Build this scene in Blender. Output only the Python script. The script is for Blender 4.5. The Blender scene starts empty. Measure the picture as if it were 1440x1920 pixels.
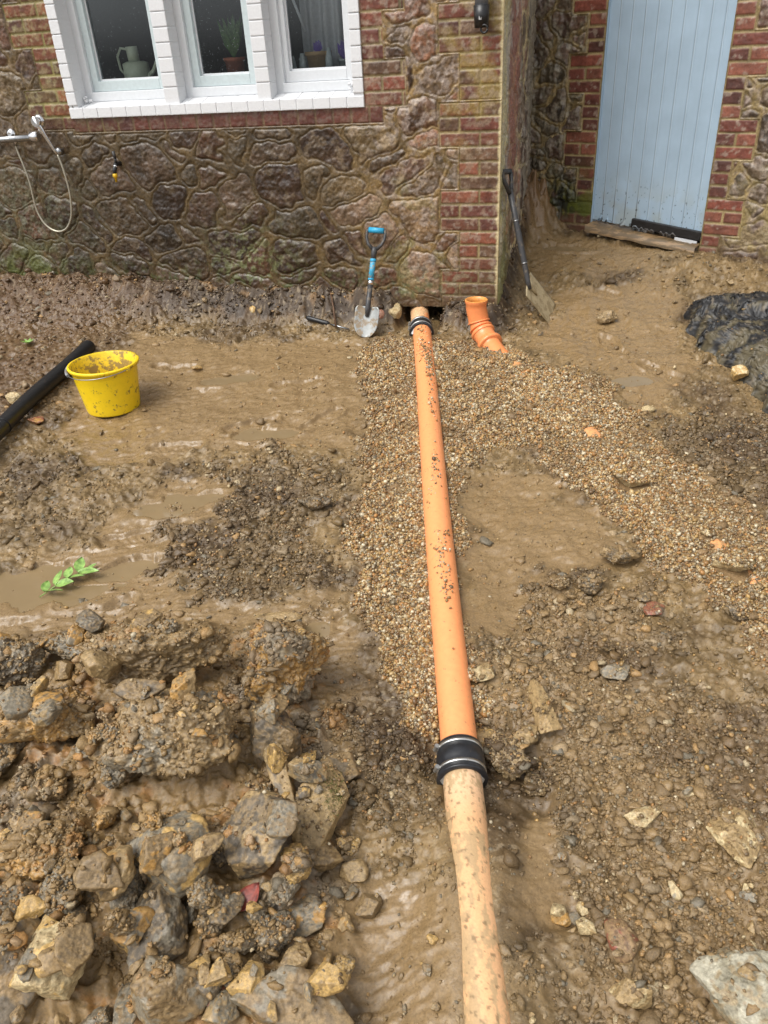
import bpy, bmesh, math, random
import numpy as np
from mathutils import Vector, Matrix

# ------------------------------------------------------------------ camera, sky, sun, exposure
SC = bpy.context.scene
COL = SC.collection
FPX = 1442.0
TH, YAW, ROLL = math.radians(31.1), math.radians(17.6), math.radians(3.47)
CAM = np.array([0.0, -4.641, 1.5])
Fv = np.array([-math.sin(YAW)*math.cos(TH), math.cos(YAW)*math.cos(TH), -math.sin(TH)])
R0 = np.array([math.cos(YAW), math.sin(YAW), 0.0]); U0 = np.cross(R0, Fv)
Rv = math.cos(ROLL)*R0-math.sin(ROLL)*U0
Uv = math.sin(ROLL)*R0+math.cos(ROLL)*U0
cd = bpy.data.cameras.new('camera'); cam = bpy.data.objects.new('camera', cd); COL.objects.link(cam)
cd.sensor_fit = 'VERTICAL'; cd.sensor_height = 36.0; cd.lens = 36.0*FPX/1920.0
cd.clip_start = 0.02; cd.clip_end = 500
cam.matrix_world = Matrix(((Rv[0], Uv[0], -Fv[0], CAM[0]), (Rv[1], Uv[1], -Fv[1], CAM[1]),
                           (Rv[2], Uv[2], -Fv[2], CAM[2]), (0, 0, 0, 1)))
SC.camera = cam
SUN_EL, SUN_AZ = math.radians(58), math.radians(215)      # azimuth clockwise from +Y: behind the camera, to its left
w = bpy.data.worlds.new('World'); SC.world = w; w.use_nodes = True
nt = w.node_tree; nt.nodes.clear()
sky = nt.nodes.new('ShaderNodeTexSky'); sky.sky_type = 'NISHITA'; sky.sun_disc = False
sky.sun_elevation = SUN_EL; sky.sun_rotation = SUN_AZ; sky.dust_density = 4.0; sky.air_density = 1.0
hs = nt.nodes.new('ShaderNodeHueSaturation'); hs.inputs['Saturation'].default_value = 0.10
bg = nt.nodes.new('ShaderNodeBackground'); bg.inputs['Strength'].default_value = 0.13
wo = nt.nodes.new('ShaderNodeOutputWorld')
nt.links.new(sky.outputs[0], hs.inputs['Color']); nt.links.new(hs.outputs[0], bg.inputs[0]); nt.links.new(bg.outputs[0], wo.inputs[0])
sd = bpy.data.lights.new('sun', 'SUN'); sd.energy = 1.2; sd.angle = math.radians(34); sd.color = (1.0, 0.96, 0.9)
so = bpy.data.objects.new('sun', sd); COL.objects.link(so)
sdir = Vector((math.sin(SUN_AZ)*math.cos(SUN_EL), math.cos(SUN_AZ)*math.cos(SUN_EL), math.sin(SUN_EL)))
so.rotation_euler = sdir.to_track_quat('Z', 'Y').to_euler()
SC.view_settings.view_transform = 'Standard'; SC.view_settings.look = 'None'
SC.view_settings.exposure = 0.74; SC.view_settings.gamma = 1.0
SC.render.engine = 'CYCLES'

rng = np.random.default_rng(7)

# ------------------------------------------------------------------ noise
def _h(i, j, k, s):
    n = (i.astype(np.int64)*73856093) ^ (j.astype(np.int64)*19349663) ^ (k.astype(np.int64)*83492791) ^ (s*2654435761)
    n = (n ^ (n >> 13))*1274126177 & 0xffffffff
    n = (n ^ (n >> 16))*2246822519 & 0xffffffff
    return (n ^ (n >> 15)) & 0xffffffff
def rnd(i, j, k=0, s=0):
    i = np.asarray(i); j = np.asarray(j)+0*i; k = np.asarray(k)+0*i
    return _h(i, j, k, s)/4294967296.0
_G = np.array([[1,1,0],[-1,1,0],[1,-1,0],[-1,-1,0],[1,0,1],[-1,0,1],[1,0,-1],[-1,0,-1],[0,1,1],[0,-1,1],[0,1,-1],[0,-1,-1]], float)
def pn(x, y, z=0.0, s=0):
    x = np.asarray(x, float); y = np.asarray(y, float)+0*x; z = np.asarray(z, float)+0*x
    xi, yi, zi = np.floor(x), np.floor(y), np.floor(z)
    fx, fy, fz = x-xi, y-yi, z-zi
    u, v, q = [t*t*t*(t*(t*6-15)+10) for t in (fx, fy, fz)]
    flat = (np.ndim(z) == 0) or not np.any(z)
    out = 0
    for dz in ((0,) if flat else (0, 1)):
        wz = 1 if flat else (q if dz else 1-q)
        for dx in (0, 1):
            for dy in (0, 1):
                g = _G[_h(xi+dx, yi+dy, zi+dz, s) % 12]
                d = g[..., 0]*(fx-dx)+g[..., 1]*(fy-dy)+g[..., 2]*(fz-dz)
                out = out+d*(u if dx else 1-u)*(v if dy else 1-v)*wz
    return out
def fbm(x, y, z=0.0, s=0, o=4, g=0.5):
    a, t, f = 1.0, 0, 1.0
    for n in range(o):
        t = t+a*pn(np.asarray(x)*f, np.asarray(y)*f, np.asarray(z)*f, s+n*17); a *= g; f *= 2.03
    return t
def ridge(x, y, z=0.0, s=0, o=4, g=0.5):
    a, t, f = 1.0, 0, 1.0
    for n in range(o):
        t = t+a*(1-np.abs(pn(np.asarray(x)*f, np.asarray(y)*f, np.asarray(z)*f, s+n*17))*2.2); a *= g; f *= 2.03
    return t
def sst(a, b, x): t = np.clip((x-a)/(b-a), 0, 1); return t*t*(3-2*t)
def worley(x, y, s=0, jit=0.45, wa=0.0):
    """F1, edge distance (smoothed), id of the nearest seed"""
    xi, yi = np.floor(x), np.floor(y)
    best = np.full(x.shape, 9e9); bx = np.zeros(x.shape); by = np.zeros(x.shape); bid = np.zeros(x.shape, np.int64); bw = np.zeros(x.shape)
    for di in (-1, 0, 1):
        for dj in (-1, 0, 1):
            ci, cj = xi+di, yi+dj
            px = ci+0.5+jit*2*(rnd(ci, cj, 1, s)-0.5); py = cj+0.5+jit*2*(rnd(ci, cj, 2, s)-0.5)
            wt = wa*(rnd(ci, cj, 5, s)-0.5) if wa else 0*px
            d = (px-x)**2+(py-y)**2-wt; m = d < best
            best = np.where(m, d, best); bx = np.where(m, px, bx); by = np.where(m, py, by); bw = np.where(m, wt, bw)
            bid = np.where(m, _h(ci, cj, 3+0*ci, s), bid)
    acc = np.zeros(x.shape); K = 14.0
    for di in (-2, -1, 0, 1, 2):
        for dj in (-2, -1, 0, 1, 2):
            ci, cj = xi+di, yi+dj
            px = ci+0.5+jit*2*(rnd(ci, cj, 1, s)-0.5); py = cj+0.5+jit*2*(rnd(ci, cj, 2, s)-0.5)
            ex, ey = px-bx, py-by; L = np.sqrt(ex*ex+ey*ey)
            ok = L > 1e-6; Ls = np.where(ok, L, 1)
            d = ((px+bx)/2-x)*ex/Ls+((py+by)/2-y)*ey/Ls
            if wa: d = d+(bw-wa*(rnd(ci, cj, 5, s)-0.5))/(2*Ls)
            acc += np.where(ok, np.exp(-K*np.clip(d, -1, 4)), 0)
    return np.sqrt(np.maximum(best, 0)), -np.log(np.maximum(acc, 1e-12))/K, bid

# ------------------------------------------------------------------ object helpers
def tag(o, label=None, cat=None, group=None, kind=None):
    if label: o['label'] = label
    if cat: o['category'] = cat
    if group: o['group'] = group
    if kind: o['kind'] = kind
    return o
def thing(name, loc, label, cat, group=None):
    o = bpy.data.objects.new(name, None); COL.objects.link(o); o.location = Vector([float(c) for c in loc])
    o.empty_display_size = 0.05
    return tag(o, label, cat, group)
def origin(o):
    p = np.zeros(3)
    while o is not None: p += np.array(o.location); o = o.parent
    return p
def mesh_np(name, V, Fc, mat, parent=None, smooth=True, col=None, rgh=None, own=None):
    """V (N,3) world coordinates, Fc (M,k) one polygon size"""
    V = np.asarray(V, float)
    loc = None
    if own is not None: V = V-np.asarray(own)
    elif parent is not None: V = V-origin(parent)
    me = bpy.data.meshes.new(name); Fc = np.asarray(Fc, np.int32); k = Fc.shape[1]
    me.vertices.add(len(V)); me.vertices.foreach_set('co', V.astype(np.float32).ravel())
    me.loops.add(Fc.size); me.loops.foreach_set('vertex_index', Fc.ravel())
    me.polygons.add(len(Fc)); me.polygons.foreach_set('loop_start', np.arange(0, Fc.size, k, dtype=np.int32))
    me.polygons.foreach_set('loop_total', np.full(len(Fc), k, np.int32))
    if smooth: me.polygons.foreach_set('use_smooth', np.ones(len(Fc), bool))
    if col is not None:
        a = me.color_attributes.new('Col', 'FLOAT_COLOR', 'POINT')
        c4 = np.ones((len(V), 4), np.float32); c4[:, :3] = np.clip(col, 0, 1)
        if rgh is not None: c4[:, 3] = np.clip(rgh, 0.02, 1)
        a.data.foreach_set('color', c4.ravel())
    me.update(); me.validate()
    me.materials.append(mat)
    o = bpy.data.objects.new(name, me); COL.objects.link(o)
    if own is not None: o.location = Vector([float(c) for c in own])
    if parent is not None: o.parent = parent
    return o
class MB:
    def __init__(s): s.v = []; s.f = []; s.sm = []
    def add(s, V, Fs, smooth=False):
        b = len(s.v); s.v += [tuple(map(float, p)) for p in V]
        for f in Fs: s.f.append([b+i for i in f]); s.sm.append(smooth)
        return s
    def box(s, c, d, M=None, bev=0.0):
        """box centred at c with full sizes d; bev chamfers all edges"""
        hx, hy, hz = d[0]/2, d[1]/2, d[2]/2
        bm = bmesh.new(); bmesh.ops.create_cube(bm, size=1.0)
        for v in bm.verts: v.co = Vector((v.co.x*d[0], v.co.y*d[1], v.co.z*d[2]))
        if bev > 0: bmesh.ops.bevel(bm, geom=list(bm.edges), offset=bev, segments=2, profile=0.6, affect='EDGES')
        bm.verts.index_update()
        M = np.eye(3) if M is None else np.asarray(M)
        V = [M@np.array(v.co)+np.asarray(c) for v in bm.verts]
        s.add(V, [[v.index for v in f.verts] for f in bm.faces]); bm.free(); return s
    def tube(s, pts, rad, n=16, cap=True, smooth=True, flat=None):
        pts = [np.asarray(p, float) for p in pts]; m = len(pts)
        rad = [rad]*m if np.isscalar(rad) else list(rad)
        T = []
        for i in range(m):
            t = pts[min(i+1, m-1)]-pts[max(i-1, 0)]
            L = np.linalg.norm(t); T.append(t/L if L > 1e-9 else (T[-1] if T else np.array([0, 0, 1.0])))
            if i and T[-1]@T[-2] < 0: T[-1] = -T[-1]
        up = np.array([0, 0, 1.0]) if abs(T[0][2]) < 0.9 else np.array([0, 1.0, 0])
        a = np.cross(T[0], up); a /= np.linalg.norm(a)
        V = []
        for i in range(m):
            a = a-T[i]*(a@T[i]); a /= np.linalg.norm(a); b = np.cross(T[i], a)
            for j in range(n):
                q = 2*math.pi*j/n
                V.append(pts[i]+rad[i]*(math.cos(q)*a+math.sin(q)*b*(flat or 1)))
        Fs = [[i*n+j, i*n+(j+1) % n, (i+1)*n+(j+1) % n, (i+1)*n+j] for i in range(m-1) for j in range(n)]
        s.add(V, Fs, smooth)
        if cap:
            b0 = len(s.v)-len(V)
            s.f.append([b0+j for j in range(n)][::-1]); s.sm.append(False)
            s.f.append([b0+(m-1)*n+j for j in range(n)]); s.sm.append(False)
        return s
    def grid(s, P, smooth=True):
        nu, nv = len(P), len(P[0])
        s.add([p for r in P for p in r], [[i*nv+j, i*nv+j+1, (i+1)*nv+j+1, (i+1)*nv+j] for i in range(nu-1) for j in range(nv-1)], smooth)
        return s
    def ball(s, c, r, sub=2, sc=(1, 1, 1)):
        bm = bmesh.new(); bmesh.ops.create_icosphere(bm, subdivisions=sub, radius=1.0); bm.verts.index_update()
        V = [np.array(v.co)*r*np.array(sc)+np.asarray(c) for v in bm.verts]
        s.add(V, [[v.index for v in f.verts] for f in bm.faces], True); bm.free(); return s
    def build(s, name, mat, parent=None, own=None, thick=0.0):
        me = bpy.data.meshes.new(name); off = np.zeros(3)
        if own is not None: off = np.asarray(own, float)
        elif parent is not None: off = origin(parent)
        me.from_pydata([tuple(np.array(p)-off) for p in s.v], [], s.f); me.update()
        me.polygons.foreach_set('use_smooth', np.array(s.sm, bool)); me.validate()
        me.materials.append(mat)
        o = bpy.data.objects.new(name, me); COL.objects.link(o)
        if own is not None: o.location = Vector([float(c) for c in own])
        if parent is not None: o.parent = parent
        if thick:
            md = o.modifiers.new('thickness', 'SOLIDIFY'); md.thickness = thick
        return o
def rays(px, py): return Fv+Rv*(np.asarray(px)[..., None]-720)/FPX+Uv*(960-np.asarray(py)[..., None])/FPX
def on_y(px, py, y):
    d = rays(np.array(px, float), np.array(py, float)); return CAM+d*((y-CAM[1])/d[1])
def on_plane(px, py, n, p):
    d = rays(np.array(px, float), np.array(py, float)); n = np.array(n, float)
    return CAM+d*(((np.array(p)-CAM)@n)/(d@n))
def proj(P):
    d = np.asarray(P)-CAM; z = d@Fv; zz = np.where(np.abs(z) < 1e-6, 1e-6, z)
    return 720+FPX*(d@Rv)/zz, 960-FPX*(d@Uv)/zz, z
S = 0.105
def tp(px, py, dz=0.0): return on_plane(px, py, (0, -S, 1), (0, 0, dz))     # point on the tilted mean ground

# ------------------------------------------------------------------ materials
def nodes_of(name):
    m = bpy.data.materials.new(name); m.use_nodes = True; t = m.node_tree
    return m, t, t.nodes['Principled BSDF'], lambda k: t.nodes.new('ShaderNode'+k), t.links.new
def vmat(name, rough=None, scale=90, bump=0.4, bdist=0.003, cvar=0.5, spec=0.5, coat=0.0, detail=6, wet=None):
    """vertex-coloured material; alpha of Col carries the roughness"""
    m, t, p, N, L = nodes_of(name)
    at = N('Attribute'); at.attribute_name = 'Col'
    tc = N('TexCoord'); ge = N('NewGeometry')
    n1 = N('TexNoise'); n1.inputs['Scale'].default_value = scale; n1.inputs['Detail'].default_value = detail; n1.inputs['Roughness'].default_value = 0.65
    L(ge.outputs['Position'], n1.inputs['Vector'])
    mr = N('MapRange'); mr.inputs['From Min'].default_value = 0.28; mr.inputs['From Max'].default_value = 0.72
    mr.inputs['To Min'].default_value = 1-cvar; mr.inputs['To Max'].default_value = 1+cvar
    L(n1.outputs['Fac'], mr.inputs['Value'])
    mx = N('VectorMath'); mx.operation = 'SCALE'; L(at.outputs['Color'], mx.inputs[0]); L(mr.outputs[0], mx.inputs['Scale'])
    L(mx.outputs[0], p.inputs['Base Color'])
    n2 = N('TexNoise'); n2.inputs['Scale'].default_value = scale*0.5; n2.inputs['Detail'].default_value = 8; n2.inputs['Roughness'].default_value = 0.7
    L(ge.outputs['Position'], n2.inputs['Vector'])
    if rough is None:
        ma = N('Math'); ma.operation = 'MULTIPLY_ADD'; L(n2.outputs['Fac'], ma.inputs[0]); ma.inputs[1].default_value = 0.35; ma.inputs[2].default_value = -0.17
        ad = N('Math'); ad.operation = 'ADD'; L(ma.outputs[0], ad.inputs[0]); L(at.outputs['Alpha'], ad.inputs[1]); ad.use_clamp = True
        L(ad.outputs[0], p.inputs['Roughness'])
    else: p.inputs['Roughness'].default_value = rough
    b = N('Bump'); b.inputs['Strength'].default_value = bump; b.inputs['Distance'].default_value = bdist
    if rough is None:      # smoother where wetter
        bs = N('MapRange'); bs.inputs['From Min'].default_value = 0.15; bs.inputs['From Max'].default_value = 0.5
        bs.inputs['To Min'].default_value = bump*0.42; bs.inputs['To Max'].default_value = bump
        L(at.outputs['Alpha'], bs.inputs['Value']); L(bs.outputs[0], b.inputs['Strength'])
    L(n2.outputs['Fac'], b.inputs['Height']); L(b.outputs[0], p.inputs['Normal'])
    p.inputs['Specular IOR Level'].default_value = spec
    p.inputs['Coat Weight'].default_value = coat; p.inputs['Coat Roughness'].default_value = 0.15
    return m
def smat(name, col, rough=0.5, metal=0.0, dirt=0.0, dcol=(0.16, 0.11, 0.06), dscale=30, bump=0.15, bscale=60, bdist=0.001, var=0.12, spec=0.5, lo=0.5, coat=0.0, stretch=None):
    """plain material with procedural wear: noise tint, dirt blotches, bump"""
    m, t, p, N, L = nodes_of(name)
    ge = N('NewGeometry'); vec = ge.outputs['Position']
    if stretch:
        mp = N('Mapping'); mp.inputs['Scale'].default_value = stretch; L(vec, mp.inputs['Vector']); vec = mp.outputs[0]
    n = N('TexNoise'); n.inputs['Scale'].default_value = bscale; n.inputs['Detail'].default_value = 6; L(vec, n.inputs['Vector'])
    mr = N('MapRange'); mr.inputs['From Min'].default_value = 0.3; mr.inputs['From Max'].default_value = 0.7
    mr.inputs['To Min'].default_value = 1-var; mr.inputs['To Max'].default_value = 1+var; L(n.outputs['Fac'], mr.inputs['Value'])
    sc = N('VectorMath'); sc.operation = 'SCALE'; sc.inputs[0].default_value = col; L(mr.outputs[0], sc.inputs['Scale'])
    out = sc.outputs[0]; p.inputs['Roughness'].default_value = rough
    if dirt > 0:
        d = N('TexNoise'); d.inputs['Scale'].default_value = dscale; d.inputs['Detail'].default_value = 8; d.inputs['Roughness'].default_value = 0.7; L(vec, d.inputs['Vector'])
        cr = N('ValToRGB'); cr.color_ramp.elements[0].position = lo; cr.color_ramp.elements[1].position = lo+0.05
        cr.color_ramp.elements[1].color = (dirt, dirt, dirt, 1); L(d.outputs['Fac'], cr.inputs['Fac'])
        mx = N('MixRGB'); L(cr.outputs['Color'], mx.inputs['Fac']); L(out, mx.inputs['Color1']); mx.inputs['Color2'].default_value = (*dcol, 1)
        out = mx.outputs[0]
        rr = N('MapRange'); L(cr.outputs['Color'], rr.inputs['Value']); rr.inputs['To Min'].default_value = rough; rr.inputs['To Max'].default_value = 0.55; L(rr.outputs[0], p.inputs['Roughness'])
        mt = N('MapRange'); L(cr.outputs['Color'], mt.inputs['Value']); mt.inputs['To Min'].default_value = metal; mt.inputs['To Max'].default_value = metal*(1-dirt); L(mt.outputs[0], p.inputs['Metallic'])
    else: p.inputs['Metallic'].default_value = metal
    L(out, p.inputs['Base Color'])
    b = N('Bump'); b.inputs['Strength'].default_value = bump; b.inputs['Distance'].default_value = bdist; L(n.outputs['Fac'], b.inputs['Height']); L(b.outputs[0], p.inputs['Normal'])
    p.inputs['Specular IOR Level'].default_value = spec; p.inputs['Coat Weight'].default_value = coat
    return m
M_GROUND = vmat('mud_surface', scale=150, bump=0.75, bdist=0.004, cvar=0.32)
M_CRUMB = vmat('soil_crumb', scale=230, bump=1.0, bdist=0.004, cvar=0.4)
M_GRAVEL = vmat('pea_gravel', scale=400, bump=0.2, bdist=0.001, cvar=0.15)
M_ROCK = vmat('muddy_stone', scale=130, bump=0.9, bdist=0.004, cvar=0.42)
M_STONE = vmat('wall_stone', scale=70, bump=0.9, bdist=0.005, cvar=0.5)
M_BRICK = vmat('wall_brick', scale=110, bump=0.6, bdist=0.002, cvar=0.3)
M_WHITE = smat('white_masonry_paint', (0.66, 0.67, 0.685), 0.5, dirt=0.12, dcol=(0.4, 0.42, 0.42), dscale=9, bump=0.5, bscale=90, bdist=0.003, var=0.03, lo=0.62)
M_FRAME = smat('white_gloss_frame', (0.62, 0.64, 0.66), 0.3, bump=0.1, var=0.03, dirt=0.15, dcol=(0.3, 0.33, 0.33), dscale=14, lo=0.66)
M_SASH = smat('pale_grey_sash', (0.50, 0.57, 0.58), 0.3, bump=0.1, var=0.05)
M_PIPE = smat('orange_drain_plastic', (0.88, 0.335, 0.13), 0.32, dirt=0.85, dcol=(0.22, 0.14, 0.07), dscale=48, var=0.05, lo=0.62, bump=0.06)
M_PIPE2 = smat('old_pale_drain_pipe', (0.68, 0.39, 0.20), 0.45, dirt=0.75, dcol=(0.33, 0.225, 0.115), dscale=120, var=0.15, lo=0.50, bump=0.35, bscale=90, stretch=(1.3, 0.35, 1))
M_FIT = smat('orange_fitting_plastic', (0.80, 0.27, 0.095), 0.3, dirt=0.8, dcol=(0.17, 0.10, 0.05), dscale=22, var=0.05, lo=0.64, bump=0.06)
M_RUB = smat('black_rubber', (0.018, 0.019, 0.022), 0.33, var=0.3, bump=0.2, dirt=0.5, dcol=(0.12, 0.085, 0.05), lo=0.62)
M_BAND = smat('stainless_band', (0.62, 0.62, 0.60), 0.32, 0.9, dirt=0.7, lo=0.55, bump=0.1)
M_BLACKP = smat('black_plastic', (0.012, 0.012, 0.013), 0.35, var=0.3, dirt=0.5, dcol=(0.09, 0.065, 0.04), lo=0.62)
M_YEL = smat('yellow_bucket_plastic', (0.88, 0.62, 0.012), 0.38, dirt=0.85, dcol=(0.20, 0.125, 0.04), dscale=26, lo=0.575, var=0.05, bump=0.08, bscale=30)
M_YELIN = smat('muddy_yellow_plastic', (0.80, 0.55, 0.02), 0.4, dirt=0.85, dcol=(0.20, 0.125, 0.05), dscale=11, lo=0.47, var=0.1, bump=0.1)
M_DOOR = smat('pale_blue_door_paint', (0.36, 0.47, 0.57), 0.42, dirt=0.0, bump=0.12, bscale=22, var=0.06, stretch=(1, 1, 0.2))
M_DOORB = M_DOOR
M_TAR = smat('black_bitumen_board', (0.012, 0.011, 0.011), 0.4, var=0.4, bump=0.8, bscale=40, bdist=0.004)
M_WOOD = smat('wet_rough_timber', (0.26, 0.165, 0.08), 0.5, dirt=0.8, dcol=(0.10, 0.07, 0.035), dscale=26, lo=0.47, bump=0.4, bscale=50, stretch=(0.3, 0.3, 2))
M_CHROME = smat('chrome', (0.72, 0.73, 0.75), 0.14, 1.0, bump=0.05, var=0.1)
M_CHROMED = smat('dull_chrome', (0.36, 0.37, 0.38), 0.3, 1.0, bump=0.1, var=0.2)
M_HOSE = smat('metal_hose', (0.42, 0.39, 0.31), 0.35, 0.6, bump=0.3, bscale=300, var=0.1)
M_BLUE = smat('blue_grip_plastic', (0.03, 0.33, 0.56), 0.4, dirt=0.3, dcol=(0.1, 0.1, 0.08), lo=0.62, var=0.1)
M_STICK = smat('worn_blue_sleeve', (0.04, 0.33, 0.52), 0.45, dirt=0.9, dcol=(0.30, 0.26, 0.18), dscale=60, lo=0.49)
M_SHAFT = smat('dark_grey_shaft', (0.045, 0.045, 0.047), 0.42, dirt=0.7, dcol=(0.15, 0.12, 0.085), dscale=26, lo=0.56)
M_STEEL = smat('muddy_steel', (0.30, 0.31, 0.30), 0.35, 0.55, dirt=0.85, dcol=(0.22, 0.155, 0.085), dscale=18, lo=0.50)
M_SPADE = smat('mud_coated_steel', (0.44, 0.36, 0.22), 0.45, 0.1, dirt=0.7, dcol=(0.23, 0.165, 0.085), dscale=20, lo=0.5, bump=0.4, bscale=50, bdist=0.002)
M_RUST = smat('rusty_steel', (0.12, 0.065, 0.035), 0.6, 0.2, bump=0.4, var=0.4)
M_GREY = smat('grey_downpipe_plastic', (0.22, 0.23, 0.25), 0.35, var=0.1)
M_YTAP = smat('yellow_hose_connector', (0.75, 0.46, 0.02), 0.35)
M_SHEET = smat('black_membrane', (0.014, 0.015, 0.018), 0.36, dirt=0.88, dcol=(0.135, 0.11, 0.065), dscale=4.2, lo=0.47, bump=0.6, bscale=26, bdist=0.006, var=0.5)
M_CAN = smat('pale_green_enamel', (0.60, 0.66, 0.50), 0.35, var=0.05)
M_TERRA = smat('terracotta', (0.42, 0.13, 0.07), 0.6)
M_TANPOT = smat('tan_pot', (0.45, 0.30, 0.15), 0.6)
M_PURPLE = smat('purple_plastic', (0.16, 0.10, 0.42), 0.4)
M_RED = smat('red_plastic', (0.55, 0.03, 0.03), 0.4)
M_PLANT = smat('indoor_leaf', (0.06, 0.13, 0.03), 0.5, var=0.4)
M_LEAF = smat('fresh_green_leaf', (0.21, 0.35, 0.085), 0.4, var=0.5, bscale=60, dirt=0.6, dcol=(0.3, 0.25, 0.12), dscale=60, lo=0.6)
M_MOSS = smat('moss', (0.07, 0.10, 0.015), 0.9, var=0.6, bump=1.0, bscale=200, bdist=0.004)
M_DEAD = smat('dead_red_leaf', (0.22, 0.05, 0.035), 0.4, var=0.5, bscale=80)
M_CURT = smat('white_net_curtain', (0.55, 0.56, 0.58), 0.8, var=0.1)
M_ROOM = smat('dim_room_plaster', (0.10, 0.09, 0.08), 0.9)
M_BOARD = smat('window_board', (0.35, 0.35, 0.35), 0.4)
M_WHITEP = smat('white_print', (0.7, 0.7, 0.7), 0.4)
M_PUD = smat('muddy_water', (0.235, 0.168, 0.088), 0.05, bump=0.03, bscale=9, var=0.06)
M_GLASSJ = smat('pale_glassware', (0.5, 0.55, 0.56), 0.1)
def glass_mat():
    m, t, p, N, L = nodes_of('window_glass'); t.nodes.remove(p)
    tr = N('BsdfTransparent'); tr.inputs[0].default_value = (0.88, 0.9, 0.9, 1); gl = N('BsdfGlossy'); gl.inputs['Roughness'].default_value = 0.02
    gl.inputs[0].default_value = (0.9, 0.95, 1, 1)
    fr = N('Fresnel'); fr.inputs['IOR'].default_value = 1.5; mx = N('MixShader')
    L(fr.outputs[0], mx.inputs[0]); L(tr.outputs[0], mx.inputs[1]); L(gl.outputs[0], mx.inputs[2]); L(mx.outputs[0], t.nodes['Material Output'].inputs[0])
    return m
M_GLASS = glass_mat()

# ------------------------------------------------------------------ masonry as a height field
def brick_zone(X, Z, zones):
    """zones: (x0,x1,z0,z1,brick_len,course,off). returns signed inside-distance, brick edge distance, id"""
    sd = np.full(X.shape, -9.0); be = np.zeros(X.shape); bid = np.zeros(X.shape)
    for n, (x0, x1, z0, z1, bl, ch, off) in enumerate(zones):
        d = np.minimum(np.minimum(X-x0, x1-X), np.minimum(Z-z0, z1-Z))
        k = np.floor((Z-z0)/ch+1e-6); odd = np.mod(k, 2)
        xs = X-x0+off*odd*bl
        q = np.floor(xs/bl); fx = xs-q*bl
        ex = np.minimum(fx, bl-fx); ex = np.minimum(ex, np.minimum(X-x0+0.005, x1-X+0.005))
        fz = (Z-z0)-k*ch; ez = np.minimum(fz, ch-fz)
        e = np.minimum(ex, ez)-0.25*np.exp(-(np.minimum(ex, ez))/0.004)*0.004
        m = d > sd
        be = np.where(m, e, be); bid = np.where(m, q*7+k*131+n*977, bid); sd = np.maximum(sd, d)
    return sd, be, bid
def pick(bid, pal, s=0):
    r = rnd(bid, bid*0+5, 9, s); pal = np.asarray(pal); return pal[np.minimum((r*len(pal)).astype(int), len(pal)-1)]
BR_RED = [(0.22, 0.058, 0.033), (0.17, 0.045, 0.028), (0.25, 0.075, 0.042), (0.13, 0.042, 0.03), (0.19, 0.065, 0.038), (0.16, 0.075, 0.042)]
BR_BRN = [(0.19, 0.085, 0.03), (0.23, 0.11, 0.04), (0.16, 0.075, 0.03), (0.20, 0.06, 0.03)]
ST_PAL = [(0.105, 0.062, 0.042), (0.075, 0.045, 0.032), (0.14, 0.075, 0.052), (0.12, 0.085, 0.055), (0.16, 0.115, 0.09), (0.085, 0.06, 0.04), (0.13, 0.10, 0.06)]
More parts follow.
